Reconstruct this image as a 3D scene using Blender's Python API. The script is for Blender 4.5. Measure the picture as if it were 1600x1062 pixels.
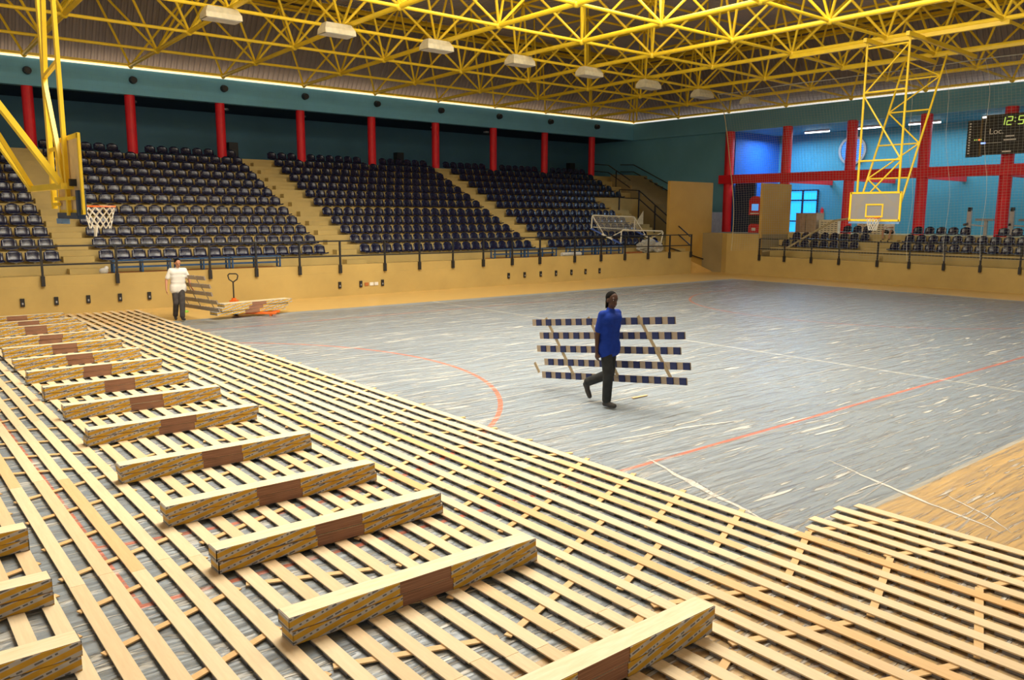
import bpy, bmesh, math, random
from mathutils import Vector, Matrix
random.seed(7)
PI = math.pi
for o in list(bpy.data.objects): bpy.data.objects.remove(o)
scene = bpy.context.scene
COL = scene.collection

# ------------------------------------------------------------------ camera
YAW, PIT, ROL = math.radians(50.62), math.radians(8.83), math.radians(0.32)
CAM = Vector((0, 0, 3.05))
fw = Vector((math.cos(YAW)*math.cos(PIT), math.sin(YAW)*math.cos(PIT), -math.sin(PIT)))
r0 = fw.cross(Vector((0, 0, 1))).normalized(); u0 = r0.cross(fw)
rr = r0*math.cos(ROL)+u0*math.sin(ROL); uu = -r0*math.sin(ROL)+u0*math.cos(ROL)
cd = bpy.data.cameras.new('camera'); cam = bpy.data.objects.new('camera', cd); COL.objects.link(cam)
cd.sensor_width = 36; cd.lens = 1261/1600*36; cd.clip_start = 0.05; cd.clip_end = 300
M = Matrix((rr, uu, -fw)).transposed().to_4x4(); M.translation = CAM
cam.matrix_world = M
scene.camera = cam
scene.view_settings.view_transform = 'Standard'; scene.view_settings.look = 'None'
scene.view_settings.gamma = 1; scene.view_settings.use_curve_mapping = False
scene.view_settings.exposure = 0.46

# ------------------------------------------------------------------ world and big lights
w = bpy.data.worlds.new('world'); scene.world = w; w.use_nodes = True
w.node_tree.nodes['Background'].inputs[0].default_value = (1.0, 0.93, 0.82, 1)
w.node_tree.nodes['Background'].inputs[1].default_value = 0.34

def area(name, loc, rot, sx, sy, power, col=(1, 0.94, 0.82)):
    l = bpy.data.lights.new(name, 'AREA'); l.shape = 'RECTANGLE'; l.size = sx; l.size_y = sy
    l.energy = power; l.color = col
    o = bpy.data.objects.new(name, l); o.location = loc; o.rotation_euler = rot; COL.objects.link(o)
    return o
area('skylight_near', (8.5, 13.0, 12.3), (0, 0, 0), 9, 11, 3300)
area('skylight_far', (19, 13, 12.3), (0, 0, 0), 9, 14, 1900)
area('gallery_light', (43.6, 20, 7.7), (0, 0, 0), 2.5, 16, 420, (0.72, 0.9, 1.0))
area('corridor_light', (43.6, 28.0, 7.6), (0, 0, 0), 2.0, 2.0, 170, (0.35, 0.62, 1.0))

# ------------------------------------------------------------------ helpers
class MB:
    def __init__(s): s.v = []; s.f = []; s.mi = []; s.cur = 0
    def add(s, vs, fs):
        n = len(s.v); s.v += [tuple(v) for v in vs]; s.f += [tuple(i+n for i in f) for f in fs]; s.mi += [s.cur]*len(fs)
    def box(s, x0, y0, z0, x1, y1, z1):
        s.add([(x0,y0,z0),(x1,y0,z0),(x1,y1,z0),(x0,y1,z0),(x0,y0,z1),(x1,y0,z1),(x1,y1,z1),(x0,y1,z1)],
              [(0,3,2,1),(4,5,6,7),(0,1,5,4),(1,2,6,5),(2,3,7,6),(3,0,4,7)]); return s
    def obox(s, c, ax, ay, az):
        c = Vector(c); vs = []
        for k in (-1, 1):
            for a, b in ((-1,-1),(1,-1),(1,1),(-1,1)): vs.append(c+ax*a+ay*b+az*k)
        s.add(vs, [(0,3,2,1),(4,5,6,7),(0,1,5,4),(1,2,6,5),(2,3,7,6),(3,0,4,7)]); return s
    def bar(s, p, q, wd, ht, up=(0,0,1)):
        p, q = Vector(p), Vector(q); d = (q-p); L = d.length; d.normalize(); up = Vector(up)
        sd = d.cross(up)
        if sd.length < 1e-4: sd = d.cross(Vector((1, 0, 0)))
        sd.normalize(); n = sd.cross(d).normalized()
        return s.obox((p+q)/2, d*L/2, sd*wd/2, n*ht/2)
    def tube(s, p, q, r, n=8, r2=None, cap=True):
        p, q = Vector(p), Vector(q); r2 = r if r2 is None else r2
        d = (q-p).normalized(); a = Vector((0,0,1)) if abs(d.z) < .9 else Vector((1,0,0))
        x = d.cross(a).normalized(); y = d.cross(x)
        vs = []
        for c, rad in ((p, r), (q, r2)):
            for i in range(n):
                t = 2*PI*i/n; vs.append(c+x*rad*math.cos(t)+y*rad*math.sin(t))
        fs = [(i, (i+1) % n, n+(i+1) % n, n+i) for i in range(n)]
        if cap: fs += [tuple(range(n))[::-1], tuple(range(n, 2*n))]
        s.add(vs, fs); return s
    def path(s, pts, r, n=8):
        for a, b in zip(pts, pts[1:]): s.tube(a, b, r, n)
        return s
    def ball(s, c, r, n=8, m=6, sc=(1,1,1)):
        c = Vector(c); vs = [c+Vector((0,0,r*sc[2]))]
        for j in range(1, m):
            for i in range(n):
                a, b = PI*j/m, 2*PI*i/n
                vs.append(c+Vector((r*sc[0]*math.sin(a)*math.cos(b), r*sc[1]*math.sin(a)*math.sin(b), r*sc[2]*math.cos(a))))
        vs.append(c-Vector((0,0,r*sc[2])))
        fs = [(0, 1+i, 1+(i+1) % n) for i in range(n)]
        for j in range(m-2):
            for i in range(n):
                a = 1+j*n; fs.append((a+i, a+n+i, a+n+(i+1) % n, a+(i+1) % n))
        a = 1+(m-2)*n; fs += [(a+i, len(vs)-1, a+(i+1) % n) for i in range(n)]
        s.add(vs, fs); return s
    def prism(s, pts, z0, z1):
        n = len(pts); s.add([(x,y,z0) for x,y in pts]+[(x,y,z1) for x,y in pts],
            [tuple(range(n))[::-1], tuple(range(n,2*n))]+[(i,(i+1)%n,n+(i+1)%n,n+i) for i in range(n)]); return s
    def mesh(s, name, mats, smooth=False):
        me = bpy.data.meshes.new(name); me.from_pydata(s.v, [], s.f)
        for m in (mats if isinstance(mats, (list, tuple)) else [mats]): me.materials.append(m)
        if any(s.mi): me.polygons.foreach_set('material_index', s.mi)
        if smooth: me.polygons.foreach_set('use_smooth', [True]*len(me.polygons))
        me.update(); return me
    def build(s, name, mats, parent=None, smooth=False, loc=None):
        return link(name, s.mesh(name, mats, smooth), parent, loc)

def link(name, me, parent=None, loc=None, rot=None, scale=None):
    o = bpy.data.objects.new(name, me); COL.objects.link(o)
    if parent: o.parent = parent
    if loc: o.location = loc
    if rot: o.rotation_euler = rot
    if scale: o.scale = scale
    return o
def empty(name, loc, rz=0):
    o = bpy.data.objects.new(name, None); COL.objects.link(o); o.location = loc; o.rotation_euler = (0, 0, rz)
    o.empty_display_size = .1; return o
def tag(o, label, cat, group=None, kind=None):
    o['label'] = label; o['category'] = cat
    if group: o['group'] = group
    if kind: o['kind'] = kind
    return o
def struct(o): o['kind'] = 'structure'; return o
KIDS = {}
def copy_tree(o, parent=None):
    c = o.copy(); COL.objects.link(c); c.parent = parent
    for ch in list(o.children): copy_tree(ch, c)
    return c
def smooth_by_mod(o, levels=1):
    m = o.modifiers.new('sub', 'SUBSURF'); m.levels = levels; m.render_levels = levels

# ------------------------------------------------------------------ materials
class NT:
    def __init__(s, name):
        s.m = bpy.data.materials.new(name); s.m.use_nodes = True; s.t = s.m.node_tree
        s.b = s.t.nodes['Principled BSDF']; s.out = s.t.nodes['Material Output']
    def n(s, typ, **kw):
        nd = s.t.nodes.new(typ)
        for k, v in kw.items():
            if k.startswith('i_'):
                key = k[2:]; key = int(key) if key.isdigit() else key.replace('_', ' ')
                if isinstance(v, bpy.types.NodeSocket): s.t.links.new(v, nd.inputs[key])
                else: nd.inputs[key].default_value = v
            else: setattr(nd, k, v)
        return nd
    def l(s, a, b): s.t.links.new(a, b)
    def math(s, op, a, b=0.0, c=0.0, clamp=False):
        nd = s.t.nodes.new('ShaderNodeMath'); nd.operation = op; nd.use_clamp = clamp
        for i, v in enumerate((a, b, c)):
            if isinstance(v, bpy.types.NodeSocket): s.l(v, nd.inputs[i])
            else: nd.inputs[i].default_value = v
        return nd.outputs[0]
    def mix(s, f, a, b):
        nd = s.t.nodes.new('ShaderNodeMix'); nd.data_type = 'RGBA'
        for i, v in ((0, f), (6, a), (7, b)):
            if isinstance(v, bpy.types.NodeSocket): s.l(v, nd.inputs[i])
            else: nd.inputs[i].default_value = (v+(1,) if isinstance(v, tuple) and len(v) == 3 else v)
        return nd.outputs[2]
    def ramp(s, f, pts):
        nd = s.t.nodes.new('ShaderNodeValToRGB'); s.l(f, nd.inputs[0]); e = nd.color_ramp.elements
        while len(e) < len(pts): e.new(0.5)
        for i, (p, c) in enumerate(pts): e[i].position = p; e[i].color = c+(1,) if len(c) == 3 else c
        return nd.outputs[0]
    def coord(s, scale=(1,1,1), rot=(0,0,0), kind='Object'):
        tc = s.t.nodes.new('ShaderNodeTexCoord'); mp = s.t.nodes.new('ShaderNodeMapping')
        mp.inputs['Scale'].default_value = scale; mp.inputs['Rotation'].default_value = rot
        s.l(tc.outputs[kind], mp.inputs[0]); return mp.outputs[0]
    def noise(s, vec, scale=5, detail=4, rough=.5, dist=0):
        nd = s.t.nodes.new('ShaderNodeTexNoise'); s.l(vec, nd.inputs['Vector'])
        nd.inputs['Scale'].default_value = scale; nd.inputs['Detail'].default_value = detail
        nd.inputs['Roughness'].default_value = rough; nd.inputs['Distortion'].default_value = dist
        return nd.outputs[0]
    def bump(s, h, strength=.3, dist=.02, normal=None):
        nd = s.t.nodes.new('ShaderNodeBump'); s.l(h, nd.inputs['Height'])
        nd.inputs['Strength'].default_value = strength; nd.inputs['Distance'].default_value = dist
        return nd.outputs[0]
    def setc(s, col=None, rough=None, metal=None, spec=None, normal=None):
        for k, v in (('Base Color', col), ('Roughness', rough), ('Metallic', metal), ('Specular IOR Level', spec), ('Normal', normal)):
            if v is None: continue
            if isinstance(v, bpy.types.NodeSocket): s.l(v, s.b.inputs[k])
            else: s.b.inputs[k].default_value = v+(1,) if isinstance(v, tuple) and len(v) == 3 else v
        return s.m

def plain(name, col, rough=.5, metal=0.0, spec=.5, var=.12, scale=6):
    t = NT(name); nz = t.noise(t.coord(), scale, 3)
    a = tuple(c*(1-var) for c in col); b = tuple(min(1, c*(1+var)) for c in col)
    return t.setc(t.ramp(nz, [(.3, a), (.7, b)]), rough, metal, spec)
def glow(name, col, strength):
    t = NT(name); t.b.inputs['Base Color'].default_value = col+(1,)
    t.b.inputs['Emission Color'].default_value = col+(1,); t.b.inputs['Emission Strength'].default_value = strength
    return t.m

def m_slat(name, c1, c2, c3):
    t = NT(name); oi = t.t.nodes.new('ShaderNodeObjectInfo'); v = t.coord((14, 1.2, 14))
    base = t.ramp(oi.outputs['Random'], [(0, c1), (.55, c2), (.82, c2), (1, c3)])
    nz = t.noise(v, 3, 5, .6)
    g = t.ramp(nz, [(.25, (.86,.84,.80)), (.75, (1,1,1))])
    k = t.noise(t.coord((3, 1.5, 3)), 2.2, 2)
    kn = t.ramp(k, [(.66, (1,1,1)), (.78, (.82,.72,.6))])
    mul = t.n('ShaderNodeVectorMath', operation='MULTIPLY', i_0=base, i_1=g).outputs[0]
    mul = t.n('ShaderNodeVectorMath', operation='MULTIPLY', i_0=mul, i_1=kn).outputs[0]
    return t.setc(mul, .55, 0, .3)
MAT = {}
MAT['slat'] = m_slat('plywood_slat', (.80,.60,.36), (.86,.70,.46), (.80,.50,.22))
MAT['slat_back'] = m_slat('plywood_rough_side', (.40,.32,.24), (.44,.36,.27), (.42,.33,.22))
MAT['batten_back'] = m_slat('batten_rough_side', (.42,.33,.20), (.46,.36,.22), (.42,.33,.20))
MAT['batten'] = m_slat('cross_batten_wood', (.78,.50,.22), (.80,.55,.27), (.72,.42,.16))
def m_pad():
    t = NT('foam_with_grey_sides'); geo = t.t.nodes.new('ShaderNodeNewGeometry'); sp = t.t.nodes.new('ShaderNodeSeparateXYZ'); t.l(geo.outputs['True Normal'], sp.inputs[0])
    f = t.math('LESS_THAN', t.math('ABSOLUTE', sp.outputs[2]), .5)
    return t.setc(t.mix(f, (.018,.028,.10), (.20,.185,.18)), .8, 0, .2)
MAT['pad'] = m_pad()
MAT['pad_blue'] = plain('navy_foam', (.018,.028,.105), .8)
MAT['pad_edge'] = plain('grey_foam_side', (.2,.18,.18), .8)
MAT['yellow'] = plain('yellow_enamel', (.92,.64,.03), .38, 0, .5, .05, 3)
MAT['red'] = plain('red_paint', (.78,.012,.022), .45, 0, .4, .06, 3)
MAT['teal'] = None
def wallpaint(name, col, var=.08, block=None, bump=.1, stain=None):
    t = NT(name); v = t.coord()
    nz = t.noise(v, .6, 5, .6); c = t.ramp(nz, [(.3, tuple(x*(1-var) for x in col)), (.7, tuple(min(1, x*(1+var)) for x in col))])
    if block:
        b = t.t.nodes.new('ShaderNodeTexBrick'); mp = t.coord((1,1,1), (PI/2, 0, 0) if block == 'y' else (PI/2, 0, PI/2)); t.l(mp, b.inputs[0])
        b.inputs['Scale'].default_value = 1; b.inputs['Brick Width'].default_value = .4; b.inputs['Row Height'].default_value = .2
        b.inputs['Mortar Size'].default_value = .006
        c = t.mix(t.math('MULTIPLY', b.outputs['Fac'], .25), c, tuple(x*.6 for x in col))
    fine = t.noise(v, 30, 3)
    return t.setc(c, .6, 0, .3, t.bump(fine, bump, .01))
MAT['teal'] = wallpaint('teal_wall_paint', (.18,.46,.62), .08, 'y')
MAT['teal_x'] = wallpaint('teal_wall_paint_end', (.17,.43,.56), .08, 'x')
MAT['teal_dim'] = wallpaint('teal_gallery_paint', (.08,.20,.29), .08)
MAT['cyan'] = wallpaint('cyan_gallery_paint', (.06,.30,.42), .06)
MAT['blue'] = wallpaint('blue_gallery_paint', (.02,.13,.48), .06)
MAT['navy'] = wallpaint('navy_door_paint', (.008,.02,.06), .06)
MAT['ochre'] = wallpaint('ochre_concrete', (.50,.355,.12), .10)
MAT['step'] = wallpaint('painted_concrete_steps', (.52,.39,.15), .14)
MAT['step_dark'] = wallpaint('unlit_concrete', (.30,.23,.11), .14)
MAT['ply'] = wallpaint('ochre_board', (.55,.33,.075), .07)
MAT['black'] = plain('black_metal', (.012,.012,.014), .5)
MAT['rail'] = plain('black_rail', (.018,.018,.02), .45)
MAT['white'] = plain('white_plastic', (.75,.73,.68), .5)
MAT['cream'] = plain('cream_enamel', (.78,.70,.48), .45)
MAT['grey'] = plain('grey_metal', (.35,.35,.36), .45, .3)
MAT['silver'] = plain('silver_metal', (.55,.55,.55), .35, .6)
MAT['orange'] = plain('orange_enamel', (.85,.16,.02), .4)
MAT['bluepad'] = plain('blue_padding', (.02,.05,.12), .6)
MAT['lightblue'] = plain('light_blue_padding', (.16,.30,.52), .6)
MAT['benchblue'] = plain('blue_bench_enamel', (.03,.10,.24), .45)
MAT['goalblue'] = plain('blue_goal_enamel', (.02,.07,.30), .4)
MAT['goalwhite'] = plain('off_white_goal_enamel', (.72,.66,.50), .4)
MAT['mat_orange'] = plain('orange_brown_mat', (.42,.13,.03), .8)
MAT['skinA'] = plain('dark_skin', (.065,.028,.016), .5, 0, .4, .05)
MAT['skinB'] = plain('tanned_skin', (.48,.22,.12), .5, 0, .4, .05)
MAT['hair'] = plain('black_hair', (.008,.007,.006), .9, 0, .1, .2, 60)
MAT['shirt_blue'] = plain('royal_blue_cotton', (.008,.035,.27), .8, 0, .2, .15, 8)
MAT['shirt_white'] = plain('white_cotton', (.80,.77,.70), .85, 0, .2, .04, 8)
MAT['trouser_dark'] = plain('dark_work_cloth', (.03,.032,.032), .85, 0, .2, .25, 10)
MAT['trouser_grey'] = plain('grey_work_cloth', (.07,.062,.06), .85, 0, .2, .25, 10)
MAT['shoe'] = plain('dark_work_shoe', (.03,.025,.022), .6)
MAT['eye'] = plain('eye_white', (.6,.55,.5), .3)
MAT['lip'] = plain('lip_skin', (.25,.07,.05), .5)
MAT['net_cord'] = plain('white_net_cord', (.72,.68,.58), .8)
MAT['net_grey'] = plain('grey_net_cord', (.45,.44,.38), .8)
MAT['rope'] = plain('tan_rope', (.42,.34,.18), .8)

def m_seat():
    t = NT('navy_seat_plastic')
    return t.setc(t.ramp(t.noise(t.coord(), 8, 2), [(.3, (.004,.006,.030)), (.7, (.006,.009,.042))]), .24, 0, .55)
MAT['seat'] = m_seat()

def m_corr(name, col, rough):
    t = NT(name); nz = t.noise(t.coord(), .5, 3)
    return t.setc(t.ramp(nz, [(.3, tuple(x*.85 for x in col)), (.7, tuple(x*1.1 for x in col))]), rough, .25, .4)
MAT['clad_y'] = m_corr('corrugated_cladding_long_side', (.27,.235,.24), .5)
MAT['clad_x'] = m_corr('corrugated_cladding_short_side', (.27,.235,.24), .5)
MAT['roof'] = m_corr('corrugated_roof_sheet', (.50,.45,.48), .55)

# floor: wood boards, painted court, lines (paint colours on the floor itself)
def m_floor():
    t = NT('sports_floor'); tc = t.t.nodes.new('ShaderNodeTexCoord'); sp = t.t.nodes.new('ShaderNodeSeparateXYZ'); t.l(tc.outputs['Object'], sp.inputs[0])
    X, Y = sp.outputs[0], sp.outputs[1]
    def band(a, lo, hi): return t.math('MULTIPLY', t.math('GREATER_THAN', a, lo), t.math('LESS_THAN', a, hi))
    nz = t.noise(t.coord((.5, 6, 1)), 3, 4)
    wood = t.ramp(nz, [(.3, (.68,.43,.13)), (.7, (.78,.52,.18))])
    n2 = t.noise(t.coord(), .35, 3)
    blue = t.ramp(n2, [(.3, (.27,.335,.40)), (.7, (.31,.375,.435))])
    court = t.math('MULTIPLY', band(X, -7, 33.4), band(Y, 3.92, 23.75))
    c = t.mix(court, wood, blue)
    edge = t.math('MULTIPLY', band(X, -7, 33.4), band(Y, 3.88, 3.95)); c = t.mix(edge, c, (.55,.52,.45))
    red = t.math('MULTIPLY', band(X, 1.5, 29.4), band(Y, 6.38, 6.45))
    red = t.math('MAXIMUM', red, t.math('MULTIPLY', band(X, 1.5, 29.4), band(Y, 21.35, 21.42)))
    red = t.math('MAXIMUM', red, t.math('MULTIPLY', band(X, 1.47, 1.54), band(Y, 6.38, 21.42)))
    red = t.math('MAXIMUM', red, t.math('MULTIPLY', band(X, 29.35, 29.42), band(Y, 6.38, 21.42)))
    def arc(cx, cy, r, wd=.06):
        d = t.math('SQRT', t.math('ADD', t.math('POWER', t.math('SUBTRACT', X, cx), 2.0), t.math('POWER', t.math('SUBTRACT', Y, cy), 2.0)))
        return t.math('LESS_THAN', t.math('ABSOLUTE', t.math('SUBTRACT', d, r)), wd/2)
    a1 = t.math('MULTIPLY', arc(3.09, 13.9, 6.25, .08), t.math('GREATER_THAN', X, 1.5))
    a2 = t.math('MULTIPLY', arc(27.8, 13.9, 6.25, .08), t.math('LESS_THAN', X, 29.4))
    red = t.math('MAXIMUM', red, t.math('MAXIMUM', a1, a2))
    c = t.mix(red, c, (.78,.17,.07))
    wh = t.math('MULTIPLY', band(X, 15.83, 15.91), band(Y, 3.92, 23.75))
    a3 = t.math('MULTIPLY', arc(33.4, 19.7, 3.0, .08), t.math('LESS_THAN', X, 33.4))
    wh = t.math('MAXIMUM', wh, a3)
    c = t.mix(wh, c, (.72,.72,.66))
    return t.setc(c, .32, 0, .5)
MAT['floor'] = m_floor()

FOLDS = [(7.6,6.6,6.9,4.3,.075), (9.4,5.15,8.4,2.7,.050), (9.3,3.6,8.5,2.7,.030), (7.7,7.5,10.4,6.9,.045)]
# thin transparent film: crisp crease facets, highlights on its folds painted in as white streaks
def m_film():
    t = NT('clear_plastic_film')
    tc = t.t.nodes.new('ShaderNodeTexCoord'); sp = t.t.nodes.new('ShaderNodeSeparateXYZ'); t.l(tc.outputs['Object'], sp.inputs[0])
    wn = t.n('ShaderNodeTexNoise'); t.l(tc.outputs['Object'], wn.inputs['Vector']); wn.inputs['Scale'].default_value = .7; wn.inputs['Detail'].default_value = 3
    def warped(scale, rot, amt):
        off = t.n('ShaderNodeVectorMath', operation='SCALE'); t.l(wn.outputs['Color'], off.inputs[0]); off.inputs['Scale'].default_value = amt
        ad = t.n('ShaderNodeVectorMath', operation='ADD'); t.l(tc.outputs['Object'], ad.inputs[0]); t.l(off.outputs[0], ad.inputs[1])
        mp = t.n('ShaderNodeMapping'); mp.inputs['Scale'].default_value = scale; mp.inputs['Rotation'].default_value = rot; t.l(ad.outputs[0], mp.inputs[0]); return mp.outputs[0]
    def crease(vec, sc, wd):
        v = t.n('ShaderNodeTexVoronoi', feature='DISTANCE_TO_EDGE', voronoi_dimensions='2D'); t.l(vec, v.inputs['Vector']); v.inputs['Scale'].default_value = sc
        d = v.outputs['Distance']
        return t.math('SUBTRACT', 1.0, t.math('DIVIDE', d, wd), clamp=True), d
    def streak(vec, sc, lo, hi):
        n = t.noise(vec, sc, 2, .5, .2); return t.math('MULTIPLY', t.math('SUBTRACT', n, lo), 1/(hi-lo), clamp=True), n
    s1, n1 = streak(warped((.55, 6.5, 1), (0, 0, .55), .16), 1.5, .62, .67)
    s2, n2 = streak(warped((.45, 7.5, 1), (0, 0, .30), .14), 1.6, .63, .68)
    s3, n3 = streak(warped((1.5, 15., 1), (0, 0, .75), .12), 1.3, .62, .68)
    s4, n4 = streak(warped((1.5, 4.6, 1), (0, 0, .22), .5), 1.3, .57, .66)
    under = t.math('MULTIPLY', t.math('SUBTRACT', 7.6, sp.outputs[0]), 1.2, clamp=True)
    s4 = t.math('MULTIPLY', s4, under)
    f1, d1 = crease(warped((1.0, .16, 1), (0, 0, .10), .5), .5, .012)
    segs = 0.0
    for (x0, y0, x1, y1, wd) in FOLDS:
        L = math.hypot(x1-x0, y1-y0); ux, uy = (x1-x0)/L, (y1-y0)/L
        ax = t.math('SUBTRACT', sp.outputs[0], x0); ay = t.math('SUBTRACT', sp.outputs[1], y0)
        al = t.math('MULTIPLY', t.math('ADD', t.math('MULTIPLY', ax, ux), t.math('MULTIPLY', ay, uy)), 1/L)
        bend = t.math('MULTIPLY', t.math('SUBTRACT', t.noise(t.coord(), .9, 3), .5), .28)
        ac = t.math('ABSOLUTE', t.math('ADD', bend, t.math('ADD', t.math('MULTIPLY', ax, -uy), t.math('MULTIPLY', ay, ux))))
        tp = t.math('MULTIPLY', t.math('MULTIPLY', al, t.math('SUBTRACT', 1.0, al)), 4.0, clamp=True)
        wv = t.math('ADD', t.math('MULTIPLY', t.math('MULTIPLY', tp, wd), t.math('ADD', .2, t.noise(t.coord((3,3,3)), 1.0, 2))), .0001)
        one = t.math('MULTIPLY', t.math('MULTIPLY', t.math('SUBTRACT', 1.0, t.math('DIVIDE', ac, wv)), 2.5, clamp=True), t.math('MULTIPLY', t.math('GREATER_THAN', al, 0.0), t.math('LESS_THAN', al, 1.0)))
        segs = one if isinstance(segs, float) else t.math('MAXIMUM', segs, one)
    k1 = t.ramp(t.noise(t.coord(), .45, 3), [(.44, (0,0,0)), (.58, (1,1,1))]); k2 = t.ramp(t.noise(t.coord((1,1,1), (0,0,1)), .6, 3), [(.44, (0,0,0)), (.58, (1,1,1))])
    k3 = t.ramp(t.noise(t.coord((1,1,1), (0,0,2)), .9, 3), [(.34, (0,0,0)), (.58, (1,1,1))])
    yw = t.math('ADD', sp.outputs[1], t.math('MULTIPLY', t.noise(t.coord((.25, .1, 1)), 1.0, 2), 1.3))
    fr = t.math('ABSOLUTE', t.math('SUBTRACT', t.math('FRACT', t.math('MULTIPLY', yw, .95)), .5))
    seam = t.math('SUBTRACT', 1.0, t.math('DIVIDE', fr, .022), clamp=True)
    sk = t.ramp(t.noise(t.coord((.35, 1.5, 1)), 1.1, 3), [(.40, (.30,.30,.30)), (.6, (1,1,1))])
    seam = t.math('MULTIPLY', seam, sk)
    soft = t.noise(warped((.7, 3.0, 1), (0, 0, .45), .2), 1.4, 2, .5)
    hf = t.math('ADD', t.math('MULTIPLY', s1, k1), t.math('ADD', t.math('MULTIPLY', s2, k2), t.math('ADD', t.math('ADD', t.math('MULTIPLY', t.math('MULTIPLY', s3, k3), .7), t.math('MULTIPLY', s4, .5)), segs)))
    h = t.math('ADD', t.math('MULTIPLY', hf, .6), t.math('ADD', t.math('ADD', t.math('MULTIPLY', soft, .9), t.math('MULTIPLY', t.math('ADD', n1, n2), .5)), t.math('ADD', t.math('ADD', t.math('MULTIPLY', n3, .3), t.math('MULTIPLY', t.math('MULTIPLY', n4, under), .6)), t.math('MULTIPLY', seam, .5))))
    fold_shine = t.math('ADD', t.math('MULTIPLY', hf, .95), t.math('MULTIPLY', seam, .9), clamp=True)
    nrm = t.bump(h, .8, .05)
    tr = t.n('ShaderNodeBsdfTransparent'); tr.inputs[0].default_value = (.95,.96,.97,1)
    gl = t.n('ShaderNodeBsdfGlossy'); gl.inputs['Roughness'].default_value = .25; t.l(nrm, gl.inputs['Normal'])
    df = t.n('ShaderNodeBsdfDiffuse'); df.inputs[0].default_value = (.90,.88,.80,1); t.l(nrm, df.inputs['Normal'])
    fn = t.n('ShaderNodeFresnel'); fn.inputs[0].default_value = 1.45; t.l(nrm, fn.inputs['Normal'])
    m1 = t.n('ShaderNodeMixShader'); t.l(t.math('ADD', t.math('MULTIPLY', fold_shine, .72), .11, clamp=True), m1.inputs[0]); t.l(tr.outputs[0], m1.inputs[1]); t.l(df.outputs[0], m1.inputs[2])
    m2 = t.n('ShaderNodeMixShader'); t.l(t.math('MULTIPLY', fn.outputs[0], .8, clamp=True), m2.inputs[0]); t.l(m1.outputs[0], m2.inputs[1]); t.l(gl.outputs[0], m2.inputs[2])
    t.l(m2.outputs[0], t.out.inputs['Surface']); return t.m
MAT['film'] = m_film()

def m_wrap():
    t = NT('printed_cardboard_wrap'); tc = t.t.nodes.new('ShaderNodeTexCoord'); sp = t.t.nodes.new('ShaderNodeSeparateXYZ'); t.l(tc.outputs['Object'], sp.inputs[0])
    v = t.math('ADD', t.math('MULTIPLY', sp.outputs[2], 4.2), t.math('MULTIPLY', sp.outputs[0], -.95))
    fr = t.math('FRACT', t.math('MULTIPLY', v, 3.3))
    stripe = t.math('GREATER_THAN', fr, .56)
    # small dark marks along the pale stripe
    u = t.math('ADD', t.math('MULTIPLY', sp.outputs[0], 1.0), t.math('MULTIPLY', sp.outputs[2], .3))
    cell = t.math('FLOOR', t.math('MULTIPLY', u, 55.0))
    wn = t.n('ShaderNodeTexWhiteNoise', noise_dimensions='2D')
    cb = t.n('ShaderNodeCombineXYZ'); t.l(cell, cb.inputs[0]); t.l(t.math('FLOOR', t.math('MULTIPLY', v, 3.3)), cb.inputs[1]); t.l(cb.outputs[0], wn.inputs['Vector'])
    inb = t.math('MULTIPLY', t.math('GREATER_THAN', fr, .70), t.math('LESS_THAN', fr, .88))
    mk = t.math('MULTIPLY', t.math('GREATER_THAN', wn.outputs[0], .52), inb)
    nz = t.noise(t.coord(), 9, 3)
    yel = t.ramp(nz, [(.3, (.50,.27,.02)), (.7, (.62,.36,.035))]); whi = t.ramp(nz, [(.3, (.40,.38,.37)), (.7, (.52,.50,.47))])
    c = t.mix(stripe, yel, whi); c = t.mix(mk, c, (.12,.12,.13))
    return t.setc(c, .5, 0, .3)
MAT['wrap'] = m_wrap()
def m_board():
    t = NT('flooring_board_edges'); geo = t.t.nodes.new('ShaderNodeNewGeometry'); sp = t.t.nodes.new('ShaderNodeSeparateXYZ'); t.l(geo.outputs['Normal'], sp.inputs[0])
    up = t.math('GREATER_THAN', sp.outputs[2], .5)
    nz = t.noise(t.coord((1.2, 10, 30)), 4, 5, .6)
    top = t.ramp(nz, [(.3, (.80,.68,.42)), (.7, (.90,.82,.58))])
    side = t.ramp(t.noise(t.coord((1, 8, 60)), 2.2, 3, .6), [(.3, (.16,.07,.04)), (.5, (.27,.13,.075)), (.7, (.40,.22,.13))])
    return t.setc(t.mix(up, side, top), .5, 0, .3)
MAT['board'] = m_board()
MAT['lath_grey'] = plain('aluminium_strip', (.42,.42,.42), .4, .6)
print('materials ok')

# ------------------------------------------------------------------ projection (only for choosing what is in view)
def px(p):
    d = Vector(p)-CAM; z = d.dot(fw)
    if z < .3: return None
    return (800+1261*d.dot(rr)/z, 531-1261*d.dot(uu)/z, z)
def in_view(p, mg=30):
    q = px(p); return q is not None and -mg < q[0] < 1600+mg and -mg < q[1] < 1062+mg

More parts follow.
